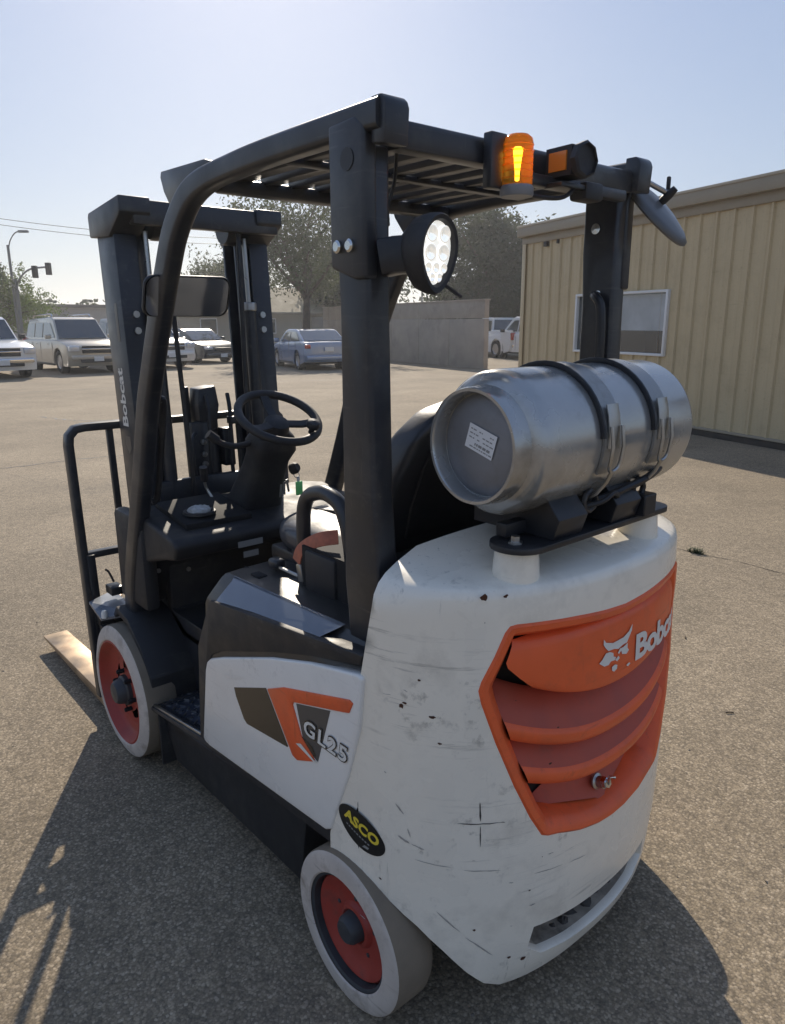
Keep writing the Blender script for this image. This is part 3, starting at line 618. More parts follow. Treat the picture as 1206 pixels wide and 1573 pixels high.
    for wx in K['wb']:
        for sg in (1, -1):
            We = empty('wheel', (wx, sg*(Wd-.02), K['r'])); We.parent = E0; r_ = K['r']
            MB().lathe([(r_*.62, 0), (r_*.95, -.0), (r_, -.03), (r_, -.20), (r_*.9, -.23)], (0, 0, 0), (0, sg, 0), 24).build('tyre', rub, We)
            MB().lathe([(r_*.62, -.005), (r_*.55, -.03), (r_*.2, -.02), (0, -.015)], (0, 0, 0), (0, sg, 0), 10).build('rim', almet, We)
            MB().lathe([(r_+.06, -.21), (0, -.21)], (0, 0, 0), (0, sg, 0), 16).build('arch_liner', rub, We)
    if kind == 'pickup':
        MB().box((-1.82, 0, 1.255), (2.0, Wd*1.72, .06)).build('bed_floor', trimk, E0)
    if rack:
        for sg in (1, -1): MB().tube([(-1.9, sg*.66, 1.90), (-1.8, sg*.66, 1.97), (.2, sg*.66, 2.0), (.3, sg*.66, 1.92)], .025, 6).build('roof_rail', cch, E0)
    return E0
def paint(n, c, r_=.25, me_=.3): return mat(n, c, r_, me_, coat=.8)
pt = paint('tan_car_paint', (.42, .38, .31)); pwht = paint('white_car_paint', (.72, .72, .70), .3, 0); psv = paint('silver_blue_paint', (.20, .27, .40)); pdk = paint('dark_car_paint', (.035, .04, .05)); pgr = paint('silver_car_paint', (.5, .5, .5))
cx_ = 26.2
car('suv', (cx_-.2, -7.55, 0), pi+.02, pt, 'parked_suv', 'tan sport utility vehicle with roof rails facing the lot, left of the mast', 'car', rack=True)
car('pickup', (cx_-.6, -4.35, 0), pi+.03, pwht, 'parked_pickup', 'white truck cut off by the left edge of the photo', 'pickup truck', rack=False)
car('suv', (cx_+.7, -10.55, 0), pi+.05, pwht, 'parked_suv', 'white sport utility vehicle with chromed grille seen through the forklift cab', 'car')
car('sedan', (28.9, -13.7, 0), pi+.12, pdk, 'parked_sedan', 'dark car with bright roof beside the white sport utility vehicle', 'car')
car('sedan', tuple(at(478, 29.0)), R(-16), psv, 'parked_sedan', 'silver blue sedan parked nose away before the yard wall', 'car')
car('pickup', tuple(at(768, 37.5)), R(-22), pwht, 'parked_pickup', 'white pickup nearer the yard wall end, seen between wall and tan building', 'pickup truck')
car('pickup', tuple(at(820, 34.5)), R(-16), pwht, 'parked_pickup', 'white pickup with red tail light beside the tan building corner', 'pickup truck')

# thin haze volume over the lot, added for far fading and lens glare
hz = MB().box((50, 50, 7.0), (930, 930, 16.0)).build('haze', None, None, 0)
hm_ = bpy.data.materials.new('haze'); hm_.use_nodes = True; n_ = hm_.node_tree; n_.nodes.clear()
pv = n_.nodes.new('ShaderNodeVolumePrincipled'); pv.inputs['Color'].default_value = (.92, .94, .97, 1); pv.inputs['Density'].default_value = HAZE_D; pv.inputs['Anisotropy'].default_value = .55
om_ = n_.nodes.new('ShaderNodeOutputMaterial'); n_.links.new(pv.outputs[0], om_.inputs['Volume'])
hz.data.materials.clear(); hz.data.materials.append(hm_); tag(hz, kind='stuff')
# ================================================================ THE FORKLIFT (x forward, y left, z up; front axle at x=0)
FL = empty('forklift', (0, 0, 0))
tag(FL, 'white and orange cushion-tyre forklift with black overhead guard and red wheel rims', 'forklift')
# ---- counterweight surface
CW_W, CW_XC, CW_N = .515, -1.45, 2.4
def cw_xr(z): return interp(z, [.10, .16, .22, .35, .5, .9, 1.15, 1.3], [-1.80, -1.822, -1.832, -1.845, -1.85, -1.85, -1.84, -1.83])
NT = 600; _th = [pi/2*i/NT for i in range(NT+1)]
def _ell(th, xr):       # th 0 = rear centre, pi/2 = corner at side
    s_, c_ = sin(th), cos(th)
    return CW_XC+(xr-CW_XC)*c_**(2/CW_N), CW_W*s_**(2/CW_N)
_arc = [0]
for i in range(NT):
    a = _ell(_th[i], -1.85); b = _ell(_th[i+1], -1.85); _arc.append(_arc[-1]+math.hypot(a[0]-b[0], a[1]-b[1]))
ARC = _arc[-1]
import bisect
def cw2(a, z):
    s_ = 1 if a >= 0 else -1; a = abs(a)
    if a >= ARC: return CW_XC+(a-ARC), s_*CW_W
    i = min(max(bisect.bisect_right(_arc, a)-1, 0), NT-1); t = (a-_arc[i])/(_arc[i+1]-_arc[i])
    x, y = _ell(lerp(_th[i], _th[i+1], t), cw_xr(z)); return x, s_*y
def cwn(a, z):
    e = .004; x1, y1 = cw2(a-e, z); x2, y2 = cw2(a+e, z); n = Vector((-(y2-y1), (x2-x1), 0))
    # outward: rear centre -> -x ; a increases toward +y
    return n.normalized()
def S(a, z, d=0):       # d>0 inward
    x, y = cw2(a, z); n = cwn(a, z); return Vector((x, y, z))-n*d
if cwn(0, .5).x > 0:
    _o = cwn
    def cwn(a, z): return -_o(a, z)
def A(y):               # arclength for a given y on the rounded rear
    lo, hi = 0, ARC
    for _ in range(40):
        m = (lo+hi)/2
        if cw2(m, .5)[1] < abs(y): lo = m
        else: hi = m
    return lo*(1 if y >= 0 else -1)
def AX(x): return ARC+(x-CW_XC)   # arclength on straight side
def seam_x(z): return interp(z, [.38, .446, .613, .914, 1.134], [-1.388, -1.39, -1.462, -1.52, -1.568])
# outlines in (a,z)
bot = [(A(0), .112), (A(.12), .112), (A(.22), .114), (A(.295), .120), (A(.338), .145), (A(.3803), .192), (A(.426), .258), (A(.4658), .319), (A(.4942), .3615), (A(.5114), .388), (AX(-1.43), .388), (AX(-1.39), .382)]
seam = [(AX(seam_x(z)), z) for z in (.446, .53, .613, .7, .8, .914, 1.0)]
half = bot+seam
ring0 = [(a, 1.0) for a in [AX(seam_x(1.0))*k/60 for k in range(60, -61, -1)]]
outer = [(-a, z) for a, z in reversed(bot[1:])]+bot+seam[:-1]+ring0[:-1]+[(-a, z) for a, z in reversed(seam)]
def gr_outline(g=0):    # grille outline, g = inward shrink
    P = [(0, 1.0475), (.08, 1.052), (.1636, 1.059), (.25, 1.064), (.312, 1.066), (.3264, 1.0631), (.336, 1.05), (.355, 1.0), (.378, .945), (.3829, .9248), (.378, .895), (.35, .80), (.31, .69), (.27, .60), (.2488, .5634), (.238, .545), (.22, .537), (.1927, .533), (.12, .512), (.0509, .4995), (0, .496)]
    out = []
    for y, z in P:
        zz = lerp(z, .80, g/.27*1.0) if False else z
        out.append((A(y), zz))
    L_ = out+[(-a, z) for a, z in reversed(out[1:-1])]
    if g:
        n = len(L_); R2 = []
        for i in range(n):
            p0, p1, p2 = Vector(L_[i-1]), Vector(L_[i]), Vector(L_[(i+1) % n])
            d1 = (p1-p0).normalized(); d2 = (p2-p1).normalized(); t = (d1+d2).normalized()
            nn = Vector((-t.y, t.x)); k = 1/max(.6, nn.dot(Vector((-d1.y, d1.x))))
            # winding: goes from top-centre to +a side then down: that is clockwise seen with a to the right -> inward is right side
            R2.append(tuple(p1+(-nn)*g*k*-1*WIND))
        return R2
    return L_
WIND = 1
_t = gr_outline(.02)
if max(a for a, z in _t) > max(a for a, z in gr_outline()): WIND = -1
slot = [(A(.235), .285), (A(.10), .278), (0, .275), (A(-.10), .278), (A(-.235), .285), (A(-.245), .225), (A(-.20), .185), (A(-.10), .17), (0, .165), (A(.10), .17), (A(.20), .185), (A(.245), .225)]
def dens(poly, h):
    out = []
    for i in range(len(poly)):
        p, q = poly[i], poly[(i+1) % len(poly)]; n = max(1, int(math.hypot(p[0]-q[0], p[1]-q[1])/h))
        out += [(lerp(p[0], q[0], k/n), lerp(p[1], q[1], k/n)) for k in range(n)]
    return out
def inpoly(p, poly):
    x, y = p; c = False; j = len(poly)-1
    for i in range(len(poly)):
        if (poly[i][1] > y) != (poly[j][1] > y) and x < (poly[j][0]-poly[i][0])*(y-poly[i][1])/(poly[j][1]-poly[i][1])+poly[i][0]: c = not c
        j = i
    return c
def area(p): return sum(p[i][0]*p[(i+1) % len(p)][1]-p[(i+1) % len(p)][0]*p[i][1] for i in range(len(p)))/2
GR = dens(gr_outline(), .02); SLT = dens(slot, .02)
OUT = dens(outer[:len(bot)*2-1+len(seam)-1], .03)
# rebuild outer with ring0 untouched
lower = [(-a, z) for a, z in reversed(bot[1:])]+bot+seam
lowd = []
for i in range(len(lower)-1):
    p, q = lower[i], lower[i+1]; n = max(1, int(math.hypot(p[0]-q[0], p[1]-q[1])/.03))
    lowd += [(lerp(p[0], q[0], k/n), lerp(p[1], q[1], k/n)) for k in range(n)]
leftup = [(-a, z) for a, z in reversed(seam)]
lu = []
for i in range(len(leftup)-1):
    p, q = leftup[i], leftup[i+1]; n = max(1, int(math.hypot(p[0]-q[0], p[1]-q[1])/.03))
    lu += [(lerp(p[0], q[0], k/n), lerp(p[1], q[1], k/n)) for k in range(n)]
OUT = lowd+ring0[:-1]+lu
# the 1.0-high ring crosses the grille: shell is cut in one domain up to z=1.0 and an upper band above; put the split above the grille
ZT = 1.085
def upw(a, z): return z
def shell():
    poly = []
    amax = AX(seam_x(1.085))
    rg = [(amax*k/60, ZT) for k in range(60, -61, -1)]
    o = lowd[:]
    def side(sg):
        r = []
        for z in (1.0, 1.04): r.append((sg*AX(seam_x(z)), z))
        return r
    o += side(1)+rg+list(reversed(side(-1)))+lu
    pts = [Vector(p) for p in o]; n0 = len(pts); loops = [list(range(n0))]
    for lp in (GR, SLT):
        s0 = len(pts); pts += [Vector(p) for p in lp]; loops.append(list(range(s0, len(pts))))
    edges = []
    for l in loops: edges += [(l[i], l[(i+1) % len(l)]) for i in range(len(l))]
    k = amax; h = .028; y = .12
    allb = [Vector(p) for p in o]+[Vector(p) for p in GR]+[Vector(p) for p in SLT]
    while y < ZT-.01:
        x = -k
        while x < k:
            p = (x, y)
            if inpoly(p, o) and not inpoly(p, GR) and not inpoly(p, SLT):
                v = Vector(p)
                if min((v-b).length_squared for b in allb) > (.010)**2: pts.append(v)
            x += h
        y += h
    v2, e2, f2, *_ = geometry.delaunay_2d_cdt(pts, edges, [], 0, 1e-5)
    fs = []
    for f in f2:
        c = sum((v2[i] for i in f), Vector((0, 0)))/len(f); c = (c.x, c.y)
        if inpoly(c, o) and not inpoly(c, GR) and not inpoly(c, SLT): fs.append(tuple(f))
    return v2, fs, rg, o
v2, fs2, rg, oo = shell()
V = [S(v.x, v.y) for v in v2]; Fc = [tuple(f) for f in fs2]
# rounded shoulder and crowned top
sidep = [(0, 1.085), (.010, 1.107), (.030, 1.130), (.060, 1.149), (.10, 1.166), (.16, 1.185)]
rearp = [(0, 1.085), (.0008, 1.120), (.005, 1.1365), (.016, 1.1445), (.05, 1.150), (.16, 1.168)]
prev = None; amax = rg[0][0]; base = len(V)
for k in range(6):
    row = []
    for a, _ in rg:
        u = min(1, max(0, (abs(a)-(ARC-.30))/.30)); u = u*u*(3-2*u)
        d = lerp(rearp[k][0], sidep[k][0], u); z = lerp(rearp[k][1], sidep[k][1], u)
        p = S(a, ZT, d); p.z = z
        if abs(a) >= ARC-.0:
            # keep the front edge of the shoulder raked
            f = (abs(a)-ARC)/(amax-ARC) if amax > ARC else 0
            p.x = lerp(p.x, p.x+(seam_x(min(z, 1.134))-seam_x(ZT)), max(0, f))
        row.append(len(V)); V.append(p)
    if prev: Fc += [(prev[i], prev[i+1], row[i+1], row[i]) for i in range(len(row)-1)]
    prev = row
r5 = [V[i].copy() for i in prev]; apex = Vector((-1.56, 0, 1.205))
for k in range(1, 9):
    t = k/8; row = []
    for p in r5:
        q = Vector((lerp(p.x, max(apex.x, -1.56), t), lerp(p.y, 0, t), 0)); q.z = p.z+(apex.z-p.z)*(1-(1-t)**2)
        row.append(len(V)); V.append(q)
    Fc += [(prev[i], prev[i+1], row[i+1], row[i]) for i in range(len(row)-1)]; prev = row
# under-lip
bl = lowd+[seam[-1]]
for i in range(len(lowd)-1):
    a = S(*lowd[i]); b = S(*lowd[i+1]); n0 = len(V)
    V += [a, b, S(*lowd[i+1], .05), S(*lowd[i], .05)]; Fc.append((n0, n0+1, n0+2, n0+3))
# seam return inward (left and right)
for sg in (1, -1):
    zz = [.388, .446, .53, .613, .7, .8, .914, 1.0, 1.085]
    for i in range(len(zz)-1):
        a = S(sg*AX(seam_x(zz[i])), zz[i]); b = S(sg*AX(seam_x(zz[i+1])), zz[i+1]); n0 = len(V)
        iv = Vector((0, -sg*.06, 0)); V += [a, b, b+iv, a+iv]; Fc.append((n0, n0+1, n0+2, n0+3))
me = bpy.data.meshes.new('counterweight'); me.from_pydata([tuple(v) for v in V], [], Fc)
bm = bmesh.new(); bm.from_mesh(me); bmesh.ops.remove_doubles(bm, verts=bm.verts, dist=2e-4); bmesh.ops.recalc_face_normals(bm, faces=bm.faces); bm.to_mesh(me); bm.free()
for p in me.polygons: p.use_smooth = True
me.set_sharp_from_angle(angle=R(40)); me.materials.append(Mk['white'])
CWO = bpy.data.objects.new('counterweight', me); C.objects.link(CWO); CWO.parent = FL
def loft(rows, mt, name, par, closed=True, ang=40):
    n = len(rows[0]); vs = [p for r in rows for p in r]; fs = []
    for k in range(len(rows)-1):
        for i in range(n if closed else n-1):
            j = (i+1) % n; fs.append((k*n+i, k*n+j, (k+1)*n+j, (k+1)*n+i))
    return mesh(name, vs, fs, mt, par, ang)
# ---- tow pocket
def shr(poly, g):
    cx = sum(p[0] for p in poly)/len(poly); cz = sum(p[1] for p in poly)/len(poly)
    return [(cx+(a-cx)*(1-g/abs(.25)), cz+(z-cz)*(1-g/.06)) for a, z in poly]
loft([[S(a, z, 0) for a, z in SLT], [S(a, z, .008) for a, z in shr(SLT, .004)], [S(a, z, .022) for a, z in shr(SLT, .005)]], Mk['white'], 'tow_pocket_rim', CWO)
Mk['cast'] = mat('dirty_white_casting', (.33, .29, .235), .7, var=.25, vscale=30, dirt=(.06, .05, .04), dirt_amt=.85, dscale=16)
loft([[S(a, z, .022) for a, z in shr(SLT, .005)], [S(a, z, .10) for a, z in shr(SLT, .010)]], Mk['cast'], 'tow_pocket_wall', CWO)
b_ = MB(); pl = shr(SLT, .010); b_.add([S(a, z, .10) for a, z in pl]+[S(0, .225, .10)], [(i, (i+1) % len(pl), len(pl)) for i in range(len(pl))]); b_.build('tow_pocket_back', Mk['cast'], CWO)
rn3 = random.Random(4)
for y_, z_, r0_ in ((-.03, .228, .020), (.02, .20, .014), (.075, .235, .012), (-.11, .235, .022), (-.16, .24, .018), (.05, .192, .010)):
    vs = []; fs = []
    for i in range(9):
        t = 2*pi*i/9; vs.append(S(A(y_)+r0_*cos(t)*rn3.uniform(.5, 1.5), z_+r0_*.6*sin(t)*rn3.uniform(.5, 1.3), .0975))
    vs.append(S(A(y_), z_, .08)); mesh('grime_lump', vs, [(i, (i+1) % 9, 9) for i in range(9)], Mk['scuff'], CWO, 0)
for y_, d_, h_, r_ in ((.11, .05, .020, .016), (.07, .045, .030, .020), (.03, .06, .022, .024), (-.03, .05, .034, .022), (-.08, .06, .030, .026), (-.14, .045, .034, .020), (.14, .06, .012, .012)):
    vs = []
    for k, (q_, hh) in enumerate(((1, 0), (.7, .5), (.3, .95))):
        for i in range(9):
            t = 2*pi*i/9; vs.append(S(A(y_)+r_*q_*cos(t)*rn3.uniform(.6, 1.4), .172+hh*h_*.5*rn3.uniform(.7, 1.1), d_+r_*.8*q_*sin(t)*rn3.uniform(.7, 1.3)))
    mesh('grime_lump', vs, [(k*9+i, k*9+(i+1) % 9, (k+1)*9+(i+1) % 9, (k+1)*9+i) for k in range(2) for i in range(9)]+[tuple(18+i for i in range(9))], Mk['scuff'], CWO, 0)
# ---- grille
GRO = loft([[S(a, z, 0.0) for a, z in gr_outline()], [S(a, z, -.004) for a, z in gr_outline(.006)], [S(a, z, .000) for a, z in gr_outline(.020)], [S(a, z, .020) for a, z in gr_outline(.034)], [S(a, z, .085) for a, z in gr_outline(.040)]], Mk['orange'], 'rear_grille', FL)
gi = gr_outline(.038)
def lim(z):             # half-width (arclength) of the inner opening at height z
    best = 0
    for i in range(len(gi)):
        (a1, z1), (a2, z2) = gi[i], gi[(i+1) % len(gi)]
        if (z1-z)*(z2-z) <= 0 and z1 != z2:
            best = max(best, a1+(a2-a1)*(z-z1)/(z2-z1))
    return best
def strip(name, prof, mt, par, ext=.004, nn=28):   # prof rows (d, z at centre, sag, optional y limit)
    rows = []
    for r_ in prof:
        d, z, sm = r_[:3]; L_ = lim(z)
        for _ in range(8): L_ = .5*L_+.5*(lim(max(.50, min(1.03, z+sm*cw2(L_, .5)[1]**2)))+ext)
        if len(r_) > 3: L_ = min(L_, A(r_[3]))
        row = []
        for k in range(nn+1):
            a = lerp(L_, -L_, k/nn); row.append(S(a, z+sm*cw2(a, .5)[1]**2, d))
        rows.append(row)
    return loft(rows, mt, name, par, closed=False)
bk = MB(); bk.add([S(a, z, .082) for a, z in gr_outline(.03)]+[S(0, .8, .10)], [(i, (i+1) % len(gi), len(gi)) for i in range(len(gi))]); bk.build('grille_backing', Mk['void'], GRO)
strip('grille_top_panel', [(.040, 1.030, 0), (.020, 1.024, 0), (.010, 1.014, 0), (.007, 1.002, 0), (.004, .97, .1), (.004, .925, .40, .328), (.004, .885, .62, .303), (.006, .862, .75, .280), (.010, .855, .8, .272), (.018, .851, .8, .275), (.04, .849, .8, .27), (.078, .847, .8, .26)], Mk['orange'], GRO, ext=.006)
for zc in (.757, .659):
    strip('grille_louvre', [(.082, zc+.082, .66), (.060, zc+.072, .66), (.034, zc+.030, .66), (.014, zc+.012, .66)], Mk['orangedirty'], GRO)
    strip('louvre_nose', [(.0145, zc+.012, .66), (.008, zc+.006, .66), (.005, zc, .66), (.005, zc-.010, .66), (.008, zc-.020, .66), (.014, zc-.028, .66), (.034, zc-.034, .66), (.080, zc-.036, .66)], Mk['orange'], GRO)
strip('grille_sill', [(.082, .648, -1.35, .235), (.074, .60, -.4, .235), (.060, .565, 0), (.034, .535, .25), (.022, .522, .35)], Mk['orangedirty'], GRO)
# tow pin
pb = MB().lathe([(0, 0), (.018, 0), (.020, .003), (.020, .006), (.014, .009), (.014, .026), (0, .028)], S(0, .566, .050), (-1, 0, .25), 20)
pb.build('tow_pin', Mk['steel'], FL)
hb = MB(); hb.lathe([(0, 0), (.015, 0), (.015, .012), (.012, .015), (0, .015)], S(0, .566, .028)+Vector((0, 0, .008)), (-1, 0, .25), 6); hb.tube([S(A(.0), .575, .015), S(A(.006), .602, .008), S(A(-.012), .592, .006)], .004, 8); hb.build('tow_pin_nut', Mk['chrome'], FL)
# ---- lettering helpers
def text_mesh(s, size=1, off=0, shear=0, sp=1.0):
    cu = bpy.data.curves.new('t', 'FONT'); cu.body = s; cu.size = size; cu.offset = off; cu.shear = shear; cu.space_character = sp; cu.resolution_u = 3
    ob = bpy.data.objects.new('t', cu); C.objects.link(ob); dg = bpy.context.evaluated_depsgraph_get()
    m = bpy.data.meshes.new_from_object(ob.evaluated_get(dg)); vs = [v.co.copy() for v in m.vertices]; fs = [tuple(p.vertices) for p in m.polygons]
    bpy.data.objects.remove(ob); return vs, fs
def fit_text(s, w, h, f, name, mt, par, off=.02, shear=0, sp=1.0):
    vs, fs = text_mesh(s, 1, off, shear, sp)
    x0 = min(v.x for v in vs); x1 = max(v.x for v in vs); y0 = min(v.y for v in vs); y1 = max(v.y for v in vs)
    return mesh(name, [f((v.x-x0)/(x1-x0)*w, (v.y-y0)/(y1-y0)*h) for v in vs], fs, mt, par, 0)
GPO = GRO
fit_text('Bobcat', .285, .067, lambda x, y: S(A(-.055)-x, .888+y-.00*x, .0015), 'lettering', Mk['whiteprint'], GPO, off=.035, shear=.0, sp=.92)
# emblem: horned cat head
ex, ez = .028, .938
def emb(pts): return [((ex+.067)-(x-700)/165*.134, (.990)-(y-350)/205*.104) for x, y in pts]
E_ = [[(722, 368), (733, 388), (765, 403), (815, 399), (843, 382), (860, 353), (857, 385), (842, 415), (834, 432), (812, 434), (792, 444), (772, 434), (745, 432), (733, 415), (722, 395)],
      [(734, 438), (752, 440), (768, 452), (770, 470), (782, 478), (776, 490), (757, 488), (748, 500), (728, 498), (705, 474), (718, 462)],
      [(838, 436), (838, 460), (846, 474), (834, 488), (812, 478), (806, 458), (796, 470), (790, 462), (800, 446), (818, 446)],
      [(764, 518), (778, 512), (790, 520), (789, 538), (776, 546), (765, 536)], [(778, 490), (794, 478), (800, 492), (788, 502)],
      [(836, 545), (850, 538), (858, 546), (846, 556)]]
eb = MB()
for P in E_:
    q = emb(P); c = (sum(a for a, z in q)/len(q), sum(z for a, z in q)/len(q)); n0 = len(q)
    tri = geometry.tessellate_polygon([[Vector((a, z, 0)) for a, z in q]])
    eb.add([S(A(a), z, .0015) for a, z in q], [tuple(t) for t in tri])
eb.build('emblem', Mk['whiteprint'], GPO, 0)
# ---- oval sticker low on the side
sc_a = (AX(-1.508) if -1.508 > CW_XC else None)
def aside(x):           # arclength on left side for a given x
    if x > CW_XC: return AX(x)
    lo, hi = 0, ARC
    for _ in range(40):
        m = (lo+hi)/2
        if cw2(m, .5)[0] < x: lo = m
        else: hi = m
    return lo
a0 = aside(-1.508)
def sp_(x, y, d):        # sticker plane coords: x along image right (toward the rear), y up, rotated
    t = R(-14); return S(a0-(x*cos(t)-y*sin(t)), .512+(x*sin(t)+y*cos(t)), d)
ov = MB(); ring = [(.080*cos(2*pi*i/40), .046*sin(2*pi*i/40)) for i in range(40)]
ov.add([sp_(x, y, -.0006) for x, y in ring]+[sp_(x*.5, y*.5, -.0006) for x, y in ring]+[sp_(0, 0, -.0006)], [(i, (i+1) % 40, 40+(i+1) % 40, 40+i) for i in range(40)]+[(40+i, 40+(i+1) % 40, 80) for i in range(40)])
STK = ov.build('oval_sticker', Mk['stickerblack'], FL)
fit_text('ASCO', .118, .030, lambda x, y: sp_(x-.058, y-.004, -.0012), 'lettering', Mk['yellow'], STK, off=.045, sp=1.05)
for k in range(9):
    MB().add([sp_(-.045+.0095*k+q*.006, -.014-r_*.004, -.0012) for q, r_ in ((0, 0), (1, 0), (1, 1), (0, 1))], [(0, 1, 2, 3)]).build('small_print', Mk['greyprint'], STK, 0)
MB().add([sp_(x, y, -.0012) for x, y in ((.018, -.036), (.036, -.031), (.038, -.024), (.024, -.026))], [(0, 1, 2, 3)]).build('small_print', Mk['greyprint'], STK, 0)
# ---- scuffs and chips
def blob(a, z, r, n=9, sx=1.6, d=-.0006):
    return [S(a+r*sx*cos(2*pi*i/n)*random.uniform(.55, 1.2), z+r*sin(2*pi*i/n)*random.uniform(.55, 1.2), d) for i in range(n)]
ch = MB()
def addblob(mb, *k, **q):
    p = blob(*k, **q); mb.add(p, [tuple(range(len(p)))])
addblob(ch, A(.4841), .875, .0065, sx=1.1); addblob(ch, A(.481), .883, .004)
addblob(ch, A(.3723), 1.075, .001)
addblob(ch, A(.253), .195, .006); addblob(ch, A(.29), .215, .004); addblob(ch, A(.45), .86, .004, sx=2); addblob(ch, A(.44), .80, .003)
for k in range(9): addblob(ch, random.uniform(.1, ARC), random.uniform(.2, 1.04) if random.random() < .5 else random.uniform(.2, .45), random.uniform(.0012, .003))
for a_, z_, r_ in ((A(.3723), 1.142, .008), (A(.334), 1.1455, .0045)):
    pts = []
    for i in range(9):
        t = 2*pi*i/9; dy = r_*1.2*cos(t)*random.uniform(.6, 1.2); dz = r_*sin(t)*random.uniform(.6, 1.2)
        q = S(a_+dy, 1.085, .0); pts.append(Vector((q.x, q.y, 0))+Vector((0, 0, 1.085))+Vector((.012-.5*(0 if dz < 0 else dz), 0, .047+dz))+Vector((-.014, .006, .000)))
    ch.add(pts, [tuple(range(9))])
ck = ch.build('paint_chips', Mk['rust'], CWO, 0); ck['kind'] = 'stuff'
sc = MB()
def line(mb, a1, z1, a2, z2, w_):
    if any(inpoly((lerp(a1, a2, t_), lerp(z1, z2, t_)), GR) for t_ in (0, .5, 1)): return
    n = 7; L_ = math.hypot(a2-a1, z2-z1); nx, nz = -(z2-z1)/L_, (a2-a1)/L_; up_, dn = [], []
    for i in range(n+1):
        t = i/n; w2 = w_*(1-abs(2*t-1)**3)*random.uniform(.5, 1.1)+.0002; a = lerp(a1, a2, t); z = lerp(z1, z2, t)+random.uniform(-.0008, .0008)
        up_.append(S(a+nx*w2, z+nz*w2, -.0006)); dn.append(S(a-nx*w2, z-nz*w2, -.0006))
    n0 = len(up_); mb.add(up_+dn, [(i, i+1, n0+i+1, n0+i) for i in range(n)])
line(sc, A(.375), .66, A(.373), .612, .0022); line(sc, A(.373), .60, A(.372), .545, .0011)
line(sc, A(.412), .6065, A(.332), .603, .0016); line(sc, A(.335), .604, A(.325), .602, .0008)
s2 = MB()
line(s2, A(.47), .50, A(.42), .493, .0012); line(s2, A(.40), .486, A(.33), .478, .0010); line(s2, A(.25), .445, A(.17), .438, .0009); line(s2, A(.15), .435, A(.09), .428, .0008)
line(s2, A(.49), .63, A(.482), .61, .0022); line(s2, A(.488), .55, A(.476), .538, .0028); line(s2, A(.474), .538, A(.458), .530, .0016); line(s2, A(.478), .575, A(.475), .555, .0022)
line(s2, A(.44), .37, A(.40), .315, .0018); line(s2, A(.39), .30, A(.33), .235, .0016)
for k in range(12):
    a = random.uniform(.2, ARC); z = random.uniform(.25, .95); t = random.uniform(-.5, .5); l = random.uniform(.005, .022)
    line(s2, a, z, a-l*cos(t), z+l*sin(t), random.uniform(.0005, .0016))
for mb, m_, nm in ((sc, 'scuff', 'scuff_marks'), (s2, 'scufflight', 'faint_scuffs')):
    o = mb.build(nm, Mk[m_], CWO, 0); o['kind'] = 'stuff'
# ---- tank stand on the counterweight
for y_ in (.262, -.20):
    MB().lathe([(.055, -.06), (.050, 0.0), (.046, .052), (0, .052)], (-1.738, y_, 1.155), (0, 0, 1), 28).build('mount_boss', Mk['white'], CWO)
mp = [(-1.738+.06*cos(t), .262+.05+.0+.048*sin(t)) for t in [pi*k/10 for k in range(11)]]+[(-1.738-.06*cos(t), -.225-.0-.048*sin(t)) for t in [pi*k/10 for k in range(11)]]
mp = [(-1.738+.062*cos(t), .255+.062*sin(t)) for t in [pi*k/12 for k in range(13)]]+[(-1.738-.05*cos(t), -.24-.04*sin(t)) for t in [pi*k/12 for k in range(13)]]
MB().prism(mp, lambda p, t: (p[0], p[1], t), 1.208, 1.222).build('mounting_plate', Mk['black'], FL, 30, .002)
for y_ in (.275, -.235):
    MB().lathe([(0, 0), (.016, 0), (.016, .004), (.010, .004), (.010, .016), (0, .016)], (-1.745, y_, 1.2221), (0, 0, 1), 6).build('mount_bolt', Mk['steel'], FL)
tx, tz, tr = -1.671, 1.421, .1525
for y_, w_ in ((.155, .10), (-.055, .10)):
    q = [(-.115, 0), (.11, 0), (.11, .055)]+[(.118*1.0*sin(t), .199-.158*cos(t)) for t in [R(48-8*k) for k in range(13)]]+[(-.13, .045)]
    MB().prism(q, lambda p, t: (tx+p[0]-.03*0, t, 1.2225+p[1]), y_-w_/2, y_+w_/2).build('cradle_bracket', Mk['black'], FL, 20, .002)
MB().box((-1.785, -.135, 1.248), (.045, .05, .052)).build('stand_lug', Mk['black'], FL, 20, .004)
box('stand_rail', (-1.70, .04, 1.24), (.03, .46, .03), Mk['black'], FL, .003)
